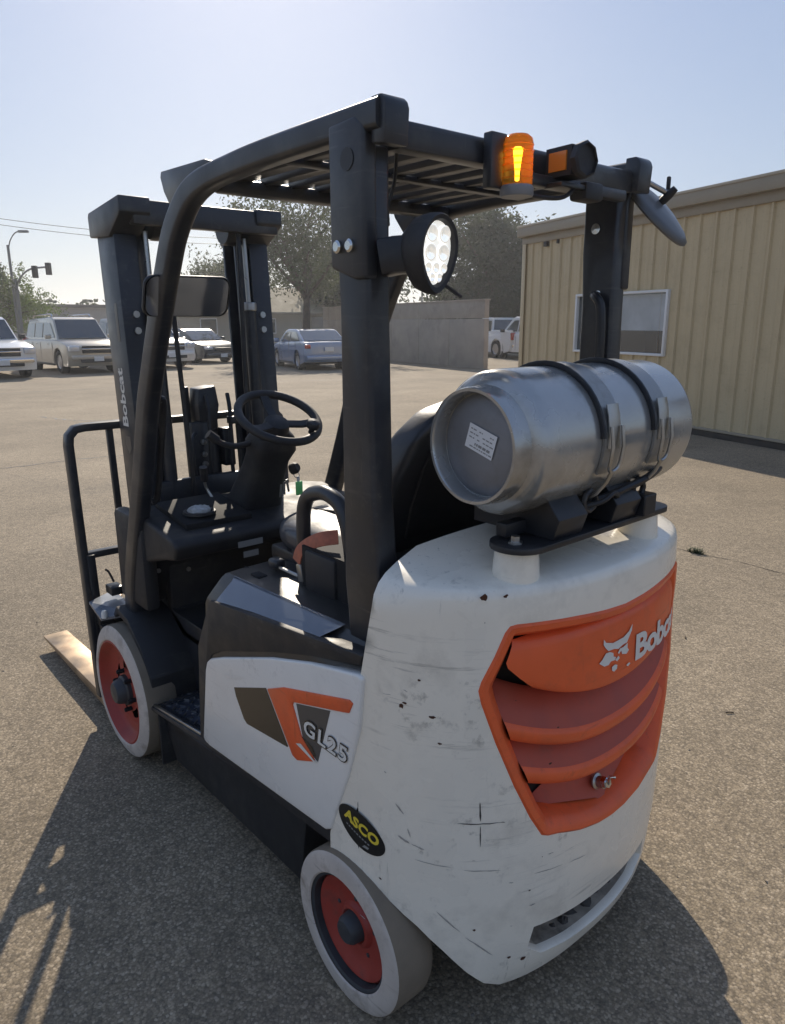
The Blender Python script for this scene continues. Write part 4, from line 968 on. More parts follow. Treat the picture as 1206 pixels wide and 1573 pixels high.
# straps
def strap(y0, wd=.060):
    st = MB(); n = 40
    a0_, a1_ = R(-120), R(205)
    rows = []
    for i in range(n+1):
        t = lerp(a0_, a1_, i/n)
        c_, s_ = cos(t), sin(t)
        rows += [(tx+c_*(tr+.001), y0-wd/2, tz+s_*(tr+.001)), (tx+c_*(tr+.007), y0-wd/2, tz+s_*(tr+.007)), (tx+c_*(tr+.007), y0+wd/2, tz+s_*(tr+.007)), (tx+c_*(tr+.001), y0+wd/2, tz+s_*(tr+.001))]
    fs = []
    for i in range(n):
        for q in range(4):
            r_ = (q+1) % 4; fs.append((i*4+q, i*4+r_, (i+1)*4+r_, (i+1)*4+q))
    st.add(rows, fs); o = st.build('strap', Mk['band'], FL, 30)
    ed = MB()
    for e in (wd/2+.004,):
        pth = [(tx+cos(t)*(tr+.006), y0+e, tz+sin(t)*(tr+.006)) for t in [lerp(R(-60), R(176), k/30) for k in range(31)]]
        ed.sweep(pth, rrect(.012, .007, .002, 2), upv=(0, 1, 0))
    ed.build('strap_liner', Mk['black'], o)
    # latch: lever plate, U bail, hook rod
    def P(th, r, dy): return Vector((tx+cos(th)*r, y0+dy, tz+sin(th)*r))
    lv = MB(); pr = []
    path = [P(R(a_), tr+.014+.006*sin((160-a_)/40*3), 0) for a_ in (152, 160, 168, 176, 184)]
    lv.sweep(path, rrect(.040, .004, .0015, 2), upv=(-1, 0, 0)); lv.build('latch_lever', Mk['steel'], o)
    ub = MB(); pts = [P(R(168), tr+.018, .019), P(R(182), tr+.020, .019), P(R(193), tr+.020, .018)]+[P(R(195+6*sin(k/6*pi)), tr+.020, .018*cos(k/6*pi)) for k in range(7)]+[P(R(193), tr+.020, -.018), P(R(182), tr+.020, -.019), P(R(168), tr+.018, -.019)]
    ub.tube(pts, .0042, 8); ub.build('latch_bail', Mk['steel'], o)
    rd = MB(); rd.tube([P(R(201), tr+.020, 0), P(R(210), tr+.020, 0), P(R(222), tr+.018, 0), P(R(232), tr+.014, .0)], .0045, 8); rd.build('latch_rod', Mk['steel'], o)
    hk = MB(); hk.tube([P(R(228), tr+.012, 0)+Vector((0, .022*cos(k/8*2*pi), .022*sin(k/8*2*pi)-.012)) for k in range(8)], .007, 8, close=True); hk.build('strap_ring', Mk['black'], o)
    return o
strap(.075); strap(-.118)
MB().tube(smooth_path([(-1.72, .06, 1.262), (-1.775, .0, 1.285), (-1.79, -.06, 1.30), (-1.80, -.12, 1.315), (-1.79, -.18, 1.325), (-1.77, -.23, 1.33)], 6), .009, 8).build('gas_hose', Mk['black'], FL)
MB().tube(smooth_path([(-1.76, .10, 1.27), (-1.80, .06, 1.285), (-1.805, .02, 1.30), (-1.79, -.02, 1.285)], 6), .006, 8).build('tie_cord', Mk['plastic'], FL)
# ---- gas bottle (lifts away: a thing of its own)
TK = empty('gas_bottle', (tx, .03, tz-tr)); tag(TK, 'silver propane bottle strapped on its side above the counterweight', 'gas bottle')
def tkp(o): o.parent = TK; o.matrix_parent_inverse = Matrix.Translation(-Vector((tx, .03, tz-tr))); return o
pf = [(0, .300), (.085, .292), (.112, .28), (.135, .255)]
pf = []
for k in range(12): t = pi/2*k/11; pf.append((tr*sin(t)**.62 if k else 0, .246+.060*cos(t)**.6))
for k in range(12): t = pi/2*k/11; pf.append((tr*cos(t)**.6 if k < 11 else 0, -.258-.045*sin(t)))
pf2 = [pf[0]]+pf[1:]
tkp(MB().lathe(pf, (tx, 0, tz), (0, 1, 0), 64).build('bottle_shell', Mk['tank'], None, 50))
rp = [(.128, .275), (.1225, .296), (.1200, .308), (.1205, .332), (.118, .339), (.112, .339), (.1085, .334), (.1085, .300), (.108, .285)]
tkp(MB().lathe(rp, (tx, 0, tz), (0, 1, 0), 64, closed=True).build('foot_ring', Mk['tank'], None, 50))
tkp(MB().lathe([(.109, .298), (.095, .306), (.05, .310), (0, .311)], (tx, 0, tz), (0, 1, 0), 48).build('bottle_end', Mk['tankend'], None, 60))
tkp(MB().lathe([(.075, -.26), (.075, -.325), (.068, -.325), (.068, -.26)], (tx, 0, tz), (0, 1, 0), 40, closed=True).build('valve_collar', Mk['tank'], None, 40))
tkp(MB().lathe([(.02, -.27), (.02, -.33), (.03, -.33), (.03, -.345), (0, -.345)], (tx, 0, tz), (0, 1, 0), 16).build('valve', mat('brass', (.6, .42, .15), .35, 1), None, 40))
lr = Matrix.Rotation(R(-17), 2)
def LP(x, y, e=0):
    v = lr @ Vector((x, y)); return (tx-.004-v.x, .3135+e, tz+.010+v.y)
lb = MB().add([LP(x, y) for x, y in ((-.038, -.026), (.04, -.026), (.04, .026), (-.038, .026))], [(0, 1, 2, 3)]); LBL = tkp(lb.build('paper_label', Mk['paper'], None, 0))
pr = MB()
for r_ in range(5):
    x = -.032
    while x < .032:
        w_ = random.uniform(.003, .010)
        if random.random() < .75: pr.add([LP(x, .018-r_*.009, .0006), LP(x+w_, .018-r_*.009, .0006), LP(x+w_, .0155-r_*.009-(.003 if r_ == 3 else 0), .0006), LP(x, .0155-r_*.009-(.003 if r_ == 3 else 0), .0006)], [(0, 1, 2, 3)])
        x += w_+.002
o = tkp(pr.build('label_print', Mk['greyprint'], None, 0))
# ---- wheels
def wheel(name, x, y, z, r, wd, rim, style, sg):
    W = empty(name, (x, y, z)); W.parent = FL
    def L_(m, nm, mt, par=W, ang=35):
        o = m.build(nm, mt, par, ang); return o
    ax = (0, sg, 0)
    bul = .012 if style != 'rear' else .004
    t = MB().lathe([(rim, -.004+bul), (rim+.004, bul), (rim+.02, bul), (r-.014, .001), (r-.005, -.002), (r-.003, -.004)], (0, 0, 0), ax, 56); L_(t, 'tyre', Mk['tyre'])
    t = MB().lathe([(r-.003, -.004), (r, -.012), (r, -wd+.012), (r-.006, -wd), (rim, -wd)], (0, 0, 0), ax, 56); L_(t, 'tyre_tread', Mk['tread'])
    if style == 'rear':
        t = MB().lathe([(rim, -.002), (rim-.008, -.006), (rim-.010, -.05)], (0, 0, 0), ax, 48); L_(t, 'rim_band', Mk['hub'])
        t = MB().lathe([(rim-.010, -.028), (rim-.016, -.020), (rim-.026, -.022), (rim-.040, -.034), (.060, -.040), (.052, -.030), (.044, -.028), (.040, -.034)], (0, 0, 0), ax, 48); L_(t, 'rim', Mk['red'])
        t = MB().lathe([(.040, -.040), (.036, -.008), (.028, .002), (.012, .006), (0, .006)], (0, 0, 0), ax, 28); L_(t, 'hub_cap', Mk['hub'])
        for k in range(5):
            a = 2*pi*k/5+.3; L_(MB().lathe([(0, .0), (.006, 0), (.006, .006), (0, .008)], (.075*cos(a), -.042*sg+.0, .075*sin(a)), ax, 6), 'wheel_nut', Mk['hub'])
    else:
        t = MB().lathe([(rim, .008), (rim-.006, .011), (rim-.012, .002), (rim-.022, -.022), (rim-.040, -.034), (.135, -.038)], (0, 0, 0), ax, 56); L_(t, 'rim', Mk['red'])
        # spider with windows
        sp = MB(); n = 60; vs = []; fs = []
        for i in range(n):
            a = 2*pi*i/n
            for rr in (.138, .118, .088, .06): vs.append((rr*cos(a), (-.038+.012*(1-(rr-.06)/.08))*sg, rr*sin(a)))
        for i in range(n):
            j = (i+1) % n
            for k in range(3):
                if k == 1 and (i % 12) < 7: continue
                fs.append((i*4+k, i*4+k+1, j*4+k+1, j*4+k))
        sp.add(vs, fs); L_(sp, 'rim_spider', Mk['red'])
        L_(MB().lathe([(.14, -.085), (0, -.085)], (0, 0, 0), ax, 30), 'brake_drum', Mk['void'])
        L_(MB().lathe([(.062, -.03), (.060, -.012), (.052, -.006), (.046, .016), (.038, .026), (0, .030)], (0, 0, 0), ax, 28), 'hub_cap', Mk['hub'])
        for k in range(6):
            a = 2*pi*k/6+.2; L_(MB().lathe([(0, 0), (.010, 0), (.010, .026), (.007, .030), (0, .030)], (.076*cos(a), -.030*sg, .076*sin(a)), ax, 6), 'wheel_nut', Mk['void'])
    return W
for sg in (1, -1):
    wheel('steer_wheel', -1.4665, .534*sg, .2043, .2043, .112, .147, 'rear', sg)
    wheel('drive_wheel', 0, .532*sg, .2665, .2665, .12, .208, 'front', sg)
# ---- chassis, sill, floor, hood
ZX = [(-1.39, .44), (-1.39, .36), (-1.28, .30), (-1.22, .17), (-.33, .15), (-.30, .29), (-.22, .30), (-.66, .355)]
MB().prism([(-1.36, .405), (-1.22, .36), (-1.18, .13), (-.36, .11), (-.30, .20), (-.24, .287), (-.66, .345)], lambda p, t: (p[0], t, p[1]), -.47, .475).build('frame', Mk['black'], FL, 30, .006)
for sg in (1, -1):
    MB().prism([(-1.40, .455), (-1.385, .405), (-.66, .345), (-.235, .285), (-.235, .300), (-.66, .366)], lambda p, t: (p[0], t, p[1]), sg*.47, sg*.515).build('sill', Mk['plastic'], FL, 30, .004)
box('drive_axle', (0, 0, .27), (.16, .72, .16), Mk['black'], FL, .02)
box('steer_axle', (-1.4665, 0, .21), (.13, .74, .10), Mk['black'], FL, .02)
box('frame_front', (-.09, 0, .36), (.62, .66, .44), Mk['black'], FL, .01)
box('light_block_box', (-1.38, 0, .62), (.62, .72, .92), Mk['void'], FL)  # unseen dark box added to keep sun from leaking through the grille
# floor and step
MB().prism([(-.235, .300), (-.66, .366), (-.80, .366), (-.80, .33), (-.235, .27)], lambda p, t: (p[0], t, p[1]), .30, .495).build('step', Mk['deckblue'], FL, 30, .003)
st = MB()
for i in range(9):
    for j in range(5):
        x = -.27-.045*i; y = .33+.035*j; z = .3025+(-.235-x)*.155
        st.box((x, y, z), (.020, .005, .004), Matrix.Rotation(R(45 if (i+j) % 2 else -45), 3, 'Z'))
o = st.build('step_tread', Mk['steel'], FL, 0); o['kind'] = 'stuff'
box('step_edge', (-.45, .502, .335), (.43, .012, .012), Mk['steel'], FL, .003, Matrix.Rotation(R(9), 3, 'Y'))
MB().prism([(-.05, .50), (-.86, .50), (-.86, .53), (-.20, .53), (.02, .64), (.05, .60)], lambda p, t: (p[0], t, p[1]), -.46, .33).build('floor_plate', Mk['plastic'], FL, 30, .004)
box('floor_mat', (-.50, -.02, .538), (.58, .62, .014), mat('rubber_mat', (.03, .032, .04), .6, var=.2, vscale=20, bump=.2, bscale=90), FL, .003)
box('brake_pedal', (-.17, .10, .62), (.02, .09, .06), Mk['plastic'], FL, .004, Matrix.Rotation(R(-40), 3, 'Y'))
box('throttle_pedal', (-.17, -.18, .61), (.02, .07, .11), Mk['plastic'], FL, .004, Matrix.Rotation(R(-40), 3, 'Y'))
# hood (engine cover)
hx0, hx1 = -1.55, -.80
hp = [(.510, .40), (.510, .86), (.505, .878), (.460, .935), (.448, .944), (.40, .948), (.30, .950)]
hpf = hp+[(-y, z) for y, z in reversed(hp)]
def hood_row(x, dz=0, f=0): return [Vector((x+f*max(0, (z-.62))*-.22, y, z+dz*max(0, (z-.4)/.55))) for y, z in hpf]
rows = [hood_row(-.715, 0, 1), hood_row(-.735, .006, 1), hood_row(-1.0, .012), hood_row(-1.3, .020), hood_row(-1.50, .02)]
vs = [p for r_ in rows for p in r_]; n = len(hpf); fs = [(k*n+i, k*n+i+1, (k+1)*n+i+1, (k+1)*n+i) for k in range(len(rows)-1) for i in range(n-1)]+[tuple(range(n))]
mesh('hood', vs, fs, Mk['hood'], FL, 25)
# glossy chamfer moulding along the hood edge
gl = MB(); gl.add([(-.822, .513, .872), (-1.335, .513, .935), (-1.375, .462, .966), (-.86, .466, .945), (-.845, .45, .953), (-1.38, .446, .972)], [(0, 1, 2, 3), (3, 2, 5, 4)]); gl.build('hood_trim', mat('glossy_dark_trim', (.10, .115, .14), .14, .3, coat=.8, var=.06, vscale=20), FL, 30)
MB().prism([(-.665, .36), (-.715, .36), (-.755, .64), (-.79, .70), (-.86, .738), (-1.15, .838), (-1.33, .892), (-1.52, .938), (-1.53, .965), (-.80, .88), (-.70, .70)], lambda p, t: (p[0], t, p[1]), .47, .514).build('hood_edge_moulding', Mk['plastic'], FL, 30, .004)
# white side panel
sp = [(-.700, .385), (-.752, .640), (-.766, .672), (-.79, .690), (-.868, .722), (-1.146, .822), (-1.329, .876), (-1.435, .900), (-1.520, .918), (-1.534, .912), (-1.519, .781), (-1.476, .640), (-1.412, .486), (-1.40, .452), (-1.375, .437), (-.74, .372), (-.71, .374)]
for sg in (1, -1):
    P = MB().prism(sp, lambda p, t: (p[0], t, p[1]), sg*.490, sg*.520).build('side_panel', Mk['panelwhite'], FL, 30, .007, 3)
    if sg == 1: SPN = P
def side_poly(pts, name, mt, d=.0008, par=None, th=0):
    q = [Vector((x, .520+d, z)) for x, z in pts]
    if th:
        return MB().prism(pts, lambda p, t: (p[0], t, p[1]), .520-.002, .520+th).build(name, mt, par or SPN, 30, .0025, 2)
    tri = geometry.tessellate_polygon([[Vector((x, z, 0)) for x, z in pts]])
    return mesh(name, q, [tuple(t) for t in tri], mt, par or SPN, 0)
side_poly([(-.936, .655), (-1.118, .726), (-1.122, .722), (-1.218, .598), (-1.212, .594), (-1.001, .567), (-.985, .575), (-.945, .630)], 'black_decal', Mk['decalblack'])
side_poly([(-1.128, .728), (-1.21, .765), (-1.490, .846), (-1.503, .842), (-1.488, .812), (-1.470, .806), (-1.255, .742), (-1.250, .732), (-1.285, .660), (-1.340, .620), (-1.335, .612), (-1.262, .580), (-1.240, .584)], 'orange_decal', Mk['orange'], th=.004)
side_poly([(-1.265, .742), (-1.413, .785), (-1.354, .620), (-1.345, .622), (-1.290, .655)], 'grey_decal', Mk['decalgrey'])
side_poly([(-1.283, .660), (-1.33, .652), (-1.345, .636), (-1.34, .624)], 'black_decal', Mk['decalblack'], d=.0016)
side_poly([(-1.262, .630), (-1.35, .614), (-1.352, .618), (-1.285, .640)], 'white_flash', Mk['whiteprint'], d=.005)
side_poly([(-.87, .672), (-1.0, .712), (-.985, .700), (-.90, .668)], 'crease_patch', Mk['panelwhite'])  # thin patch along the crease in the panel's own white
fit_text('GL25', .185, .050, lambda x, y: (-1.297-x, .5228, .672+y+.020*x/.185*0), 'lettering_outline', Mk['decalblack'], SPN, off=.050, shear=.15, sp=1.12)
fit_text('GL25', .178, .043, lambda x, y: (-1.3005-x, .5236, .6755+y), 'lettering', Mk['whiteprint'], SPN, off=.018, shear=.15, sp=1.16)
# ---- seat
box('seat_base', (-1.08, .03, .975), (.46, .46, .05), Mk['black'], FL, .01)
def cushion(name, cx, cy, cz, lx, ly, lz, n=3.2, rot=None, mt='vinyl'):
    vs = []; fs = []; U, Vn = 32, 16
    def sg(v, e): return math.copysign(abs(v)**e, v)
    for i in range(Vn+1):
        ph = -pi/2+pi*i/Vn
        for j in range(U):
            th = 2*pi*j/U
            p = Vector((lx/2*sg(cos(ph), 2/n)*sg(cos(th), 2/n), ly/2*sg(cos(ph), 2/n)*sg(sin(th), 2/n), lz/2*sg(sin(ph), 2/n)))
            if rot: p = rot @ p
            vs.append(p+Vector((cx, cy, cz)))
    for i in range(Vn):
        for j in range(U): fs.append((i*U+j, i*U+(j+1) % U, (i+1)*U+(j+1) % U, (i+1)*U+j))
    return mesh(name, vs, fs, Mk[mt], FL, 60)
Mk['cushion'] = mat('seat_cushion_vinyl', (.035, .040, .052), .42, var=.08, vscale=10, bump=.05, bscale=120, coat=.35)
cushion('seat_cushion', -.95, .035, 1.035, .50, .50, .13, n=2.9, mt='cushion')
box('seat_pan', (-.96, .035, .965), (.44, .46, .05), Mk['black'], FL, .012)
for y_ in (.13, -.05): MB().tube([(-.745, y_, 1.04), (-.78, y_, 1.088), (-.9, y_, 1.102), (-1.15, y_, 1.10)], .004, 6).build('seat_seam', Mk['void'], FL)
sb = [(.25, .0), (.27, .12), (.265, .26), (.235, .36), (.17, .42), (.05, .447)]
sbp = sb+[(-y, z) for y, z in reversed(sb)]
def sbf(p, t): z = p[1]; return (-1.19-.40*z-t+(.03 if False else 0), .02+p[0], 1.04+z)
MB().prism(sbp, sbf, -.02, .085).build('seat_back', Mk['vinyl'], FL, 30, .028, 4)
MB().prism([(y*.72, .08+z*.78) for y, z in sbp], sbf, .086, .096).build('seat_back_panel', Mk['plastic'], FL, 30, .004)
MB().tube(smooth_path([(-1.235, .31, .99), (-1.225, .31, 1.10), (-1.205, .31, 1.17), (-1.175, .31, 1.21), (-1.12, .31, 1.225), (-1.07, .31, 1.217), (-1.035, .31, 1.20), (-1.012, .31, 1.165), (-1.005, .31, 1.10), (-1.005, .31, .97)], 5), .021, 12).build('hip_restraint', Mk['vinyl'], FL)
MB().tube(smooth_path([(-1.20, -.25, .99), (-1.16, -.26, 1.17), (-1.13, -.26, 1.235), (-1.0, -.26, 1.235), (-.93, -.26, 1.20), (-.90, -.26, .99)], 5), .021, 12).build('hip_restraint', Mk['vinyl'], FL)
bl = MB().sweep(smooth_path([(-1.17, .31, 1.115), (-1.13, .34, 1.105), (-1.085, .35, 1.082), (-1.05, .355, 1.055), (-1.038, .358, 1.025)], 5), rrect(.040, .005, .002, 2), upv=(0, 1, .3)); BL = bl.build('seat_belt', Mk['buckle'], FL)
MB().box((-1.055, .360, .995), (.024, .006, .05), Matrix.Rotation(R(12), 3, 'Y')).build('belt_tongue', Mk['steel'], FL, 30, .003)
box('belt_retractor', (-1.16, .335, 1.015), (.14, .07, .12), Mk['plastic'], FL, .012)
cushion('seat_lever_knob', -.90, .34, .982, .05, .04, .03)
MB().tube(smooth_path([(-1.0, .33, .965), (-.93, .345, .975), (-.86, .33, .968)], 4), .005, 6).build('seat_slide_bar', Mk['steel'], FL)
box('side_console', (-1.02, -.36, 1.02), (.50, .14, .16), Mk['plastic'], FL, .02)
# ---- dash and column
MB().prism([(-.42, .93), (-.40, .955), (-.10, .995), (.08, .97), (.08, .62), (-.02, .60), (-.10, .80), (-.30, .86), (-.40, .88)], lambda p, t: (p[0], t, p[1]), -.40, .44).build('dash', Mk['plastic'], FL, 30, .015, 3)
box('dash_side', (-.02, .425, .80), (.26, .06, .36), Mk['plastic'], FL, .02)
MB().prism([(-.34, .10), (-.34, .36), (-.08, .36), (-.08, .10)], lambda p, t: (p[0], p[1], .9665+(p[0]+.4)*.133+t), -.012, .0095).build('dash_tray', Mk['void'], FL, 30, .003)
MB().lathe([(.060, .004), (.058, .014), (.046, .014), (.044, .0), (.0, .0)], (-.26, .27, .993), (-.13, 0, 1), 28).build('cup_holder', Mk['plastic'], FL)
cl = MB()
P0, P1 = Vector((-.16, 0, .93)), Vector((-.355, 0, 1.27)); cax = (P1-P0).normalized()
rows = []
for t, wx, wy in ((-.1, .17, .22), (.25, .15, .18), (.55, .13, .15), (.75, .12, .15), (.88, .13, .18), (1.0, .10, .15), (1.04, .06, .10)):
    c = P0.lerp(P1, t); sx = cax.cross(Vector((0, 1, 0))).normalized()
    rows.append([c+sx*a_+Vector((0, 1, 0))*b_ for a_, b_ in rrect(wx, wy, min(wx, wy)*.3, 4)])
o = loft(rows, Mk['plastic'], 'steering_column', FL)
n = len(rows[0]); m_ = MB(); m_.add(rows[-1], [tuple(range(n))]); m_.build('column_cap', Mk['plastic'], FL)
swc = Vector((-.395, 0, 1.335)); swa = Vector((-.50, .0, .866)).normalized()
u_ = Vector((0, 1, 0)); v_ = swa.cross(u_).normalized()
SW = MB().tube([swc+(u_*cos(2*pi*k/44)+v_*sin(2*pi*k/44))*.148 for k in range(44)], .0155, 12, close=True).build('steering_wheel', Mk['plastic'], FL)
MB().lathe([(.0, .012), (.03, .010), (.045, .0), (.05, -.03), (.03, -.05), (0, -.05)], swc-swa*.02, swa, 24).build('wheel_hub', Mk['plastic'], SW)
for a_ in (20, 160, 265):
    d = u_*cos(R(a_))+v_*sin(R(a_)); MB().sweep([swc-swa*.025+d*.03, swc-swa*.018+d*.09, swc+d*.142], rrect(.036, .012, .004, 2), upv=tuple(swa)).build('wheel_spoke', Mk['plastic'], SW)
kp = swc+(u_*cos(R(125))+v_*sin(R(125)))*.13
MB().lathe([(.010, 0), (.010, .02), (.022, .024), (.026, .036), (.022, .048), (0, .053)], kp, swa, 20).build('spinner_knob', Mk['plastic'], SW)
MB().tube(smooth_path([(-.33, .05, 1.25), (-.32, .13, 1.235), (-.31, .19, 1.25), (-.305, .215, 1.275)], 5), .011, 10).build('direction_lever', Mk['plastic'], FL)
MB().tube([(-.305, .205, 1.262), (-.30, .235, 1.287)], .017, 12).build('lever_grip', Mk['plastic'], FL)
box('right_cowl', (-.40, -.37, .83), (.80, .14, .28), Mk['plastic'], FL, .03)
MB().tube(smooth_path([(-.12, .14, 1.0), (-.10, .16, 1.05), (-.11, .17, 1.10)], 4), .006, 8).build('parking_lever', Mk['steel'], FL)
MB().tube([(-.112, .17, 1.08), (-.125, .178, 1.135)], .016, 10).build('parking_grip', Mk['plastic'], FL)
# ---- overhead guard
fro = [(.062, .55), (.018, .764), (-.164, 1.198), (-.243, 1.406), (-.312, 1.537), (-.439, 1.764), (-.49, 1.847), (-.551, 1.935), (-.62, 1.998), (-.70, 2.036), (-.80, 2.056), (-.939, 2.066), (-1.124, 2.072), (-1.533, 2.073)]
def inset(pts, d):
    out = []
    for i, p in enumerate(pts):
        a = Vector(pts[max(i-1, 0)]); b = Vector(pts[min(i+1, len(pts)-1)]); t = (b-a).normalized(); nn = Vector((-t.y, t.x))
        if nn.y > 0: nn = -nn
        if t.x < -.999: nn = Vector((0, -1))
        if nn.x > 0 and abs(nn.y) < .9: nn = -nn
        out.append((p[0]+nn.x*d, p[1]+nn.y*d))
    return out
ctr = smooth_path([(x, 0, z) for x, z in inset(fro, .043)[:9]+inset(fro, .034)[9:10]+inset(fro, .029)[10:]], 4)
for sg in (1, -1):
    sec = rrect(.054, .086, .018, 5)
    m_ = MB(); m_.sweep([(p.x, sg*.4385, p.z) for p in ctr], sec, upv=(-.0, 0, 1)) if False else None
    P = [Vector((p.x, sg*.4385, p.z)) for p in ctr]; rows = []
    for i, p in enumerate(P):
        t = (P[min(i+1, len(P)-1)]-P[max(i-1, 0)]).normalized(); uu = Vector((0, 1, 0)).cross(t).normalized()
        kk = interp(-p.x, [.55, .85], [1, .66]); rows.append([p+Vector((0, 1, 0))*a_+uu*b_*kk for a_, b_ in sec])
    n = len(sec); vs = [q for r_ in rows for q in r_]; fs = [(k*n+i, k*n+(i+1) % n, (k+1)*n+(i+1) % n, (k+1)*n+i) for k in range(len(rows)-1) for i in range(n)]+[tuple(range(n)), tuple((len(rows)-1)*n+i for i in range(n))]
    mesh('guard_rail', vs, fs, Mk['guard'], FL, 45)
    # folded brow plate running ahead of the bend
    MB().prism([(-.535, 2.085), (-.528, 2.070), (-.545, 2.03), (-.60, 1.965), (-.80, 2.03), (-.86, 2.062), (-.80, 2.078)], lambda p, t: (p[0], t, p[1]), sg*.428, sg*.442).build('brow_plate', Mk['guard'], FL, 30, .002)
    # rear post
    def py(x, z): return (x, z)
    q = [(-1.385, 2.0), (-1.385, 1.845), (-1.393, 1.70), (-1.390, 1.09), (-1.405, .95), (-1.41, .80), (-1.54, .80), (-1.53, .96), (-1.500, 1.30), (-1.492, 1.70), (-1.492, 2.0)]
    MB().prism(q, lambda p, t: (p[0], t, p[1]), sg*.395, sg*.455).build('rear_post', Mk['guard'], FL, 30, .010, 3)
    q = [(-1.383, 2.045), (-1.383, 1.775), (-1.46, 1.75), (-1.497, 1.75), (-1.497, 2.03), (-1.47, 2.05)]
    MB().prism(q, lambda p, t: (p[0], t, p[1]), sg*.432, sg*.4675).build('post_sleeve', Mk['guard'], FL, 30, .008, 3)
    for x_ in (-1.415, -1.455): MB().lathe([(0, .0), (.013, 0), (.013, .007), (.009, .010), (0, .010)], (x_, sg*.4676, 1.815), (0, sg, 0), 16).build('post_bolt', Mk['chrome'], FL)
    MB().lathe([(0, 0), (.021, 0), (.021, .002), (0, .002)], (-1.447, sg*.4676, 1.975), (0, sg, 0), 20).build('post_plug', Mk['black'], FL)
    MB().lathe([(0, 0), (.014, 0), (.014, .006), (0, .007)], (-1.43, -sg*-.3945, 1.91), (0, -sg, 0), 14).build('post_bolt', Mk['chrome'], FL)
# crossmembers and slats
box('guard_crossmember', (-.815, 0, 2.016), (.05, .83, .036), Mk['guard'], FL, .008)
MB().prism([(-1.485, 2.044), (-1.522, 2.044), (-1.528, 2.036), (-1.528, 1.990), (-1.485, 1.990)], lambda p, t: (p[0], t, p[1]), -.40, .40).build('guard_crossmember', Mk['guard'], FL, 30, .005)
box('guard_crossmember', (-1.15, 0, 2.024), (.03, .82, .014), Mk['guard'], FL, .003)
for k in range(9):
    y_ = .350-.0875*k
    o = MB().box((-1.155, y_, 2.041), (.66, .056, .026), Matrix.Rotation(R(-6), 3, 'X')).build('guard_slat', Mk['guard'], FL, 30, .004)
for sg in (1, -1):
    MB().prism([(-1.505, 2.076), (-1.505, 1.995), (-1.545, 1.99), (-1.550, 2.055), (-1.545, 2.068), (-1.535, 2.076)], lambda p, t: (p[0], t, p[1]), sg*.395, sg*.455).build('guard_end_cap', Mk['guard'], FL, 30, .004)
# rear rail ledge under the lamps
box('lamp_rail', (-1.545, -.10, 1.972), (.028, .46, .026), Mk['guard'], FL, .005)
# wiring drooping inside the roof
MB().tube(smooth_path([(-1.47, .36, 2.0), (-1.44, .34, 1.95), (-1.43, .35, 1.90), (-1.46, .375, 1.86)], 6), .004, 6).build('lamp_cable', Mk['black'], FL)
# ---- beacon
bx, by, bz = -1.575, .112, 1.925
box('beacon_bracket', (-1.545, .150, 1.995), (.025, .05, .11), Mk['guard'], FL, .004)
BE = MB().lathe([(0, 0), (.034, 0), (.036, .004), (.036, .018), (.033, .022), (0, .022)], (bx, by, bz), (0, 0, 1), 32).build('beacon_base', Mk['tankend'], FL)
MB().lathe([(.0325, .022), (.0325, .104), (.030, .114), (.022, .121), (0, .123)], (bx, by, bz), (0, 0, 1), 36).build('beacon_dome', Mk['amber'], BE, 60)
MB().lathe([(0, .03), (.004, .032), (.0045, .05), (.007, .075), (.009, .09), (.006, .097), (0, .098)], (bx, by, bz), (0, 0, 1), 16).build('beacon_bulb', Mk['bulb'], BE, 60)
rb = MB()
for k in range(6): rb.lathe([(.0322, .034+.013*k), (.0336, .036+.013*k), (.0322, .038+.013*k)], (bx, by, bz), (0, 0, 1), 36)
rb.build('beacon_ribs', Mk['amber'], BE, 60)
# ---- side marker / alarm lamp on the rail
SM = empty('reversing_alarm', (-1.585, -.075, 1.965)); SM.parent = FL
f_ = Vector((-.99, .08, 0)).normalized()
def smo(m, nm, mt): o = m.build(nm, mt, SM, 35); o.matrix_parent_inverse = Matrix.Translation(-Vector((-1.585, -.075, 1.965))); return o
rotm = rot_to(f_)
smo(MB().box((-1.575, -.06, 2.012), (.075, .062, .062), rotm), 'housing', Mk['plastic'])
cc = Vector((-1.575, -.06, 2.012))+f_*.036
smo(MB().lathe([(.030, -.002), (.0395, .004), (.0395, .018), (.034, .022), (.033, .014), (0, .012)], cc, f_, 8), 'sounder', Mk['plastic'])
smo(MB().box(Vector((-1.575, -.06, 2.012))+Vector((-f_.y, f_.x, 0))*.031, (.05, .008, .040), rotm), 'amber_side_lens', Mk['amberdull'])
smo(MB().box(Vector((-1.575, -.06, 2.012))+Vector((-f_.y, f_.x, 0))*-.031, (.05, .008, .040), rotm), 'amber_side_lens', Mk['amberdull'])
box('alarm_bracket', (-1.575, -.055, 1.962), (.05, .09, .012), Mk['black'], FL, .003)
box('lamp_junction', (-1.58, -.13, 1.957), (.05, .07, .04), Mk['plastic'], FL, .008)
MB().tube(smooth_path([(-1.58, -.10, 1.975), (-1.60, -.02, 1.935), (-1.585, .04, 1.93), (-1.575, .09, 1.935)], 6), .005, 6).build('lamp_cable', Mk['black'], FL)
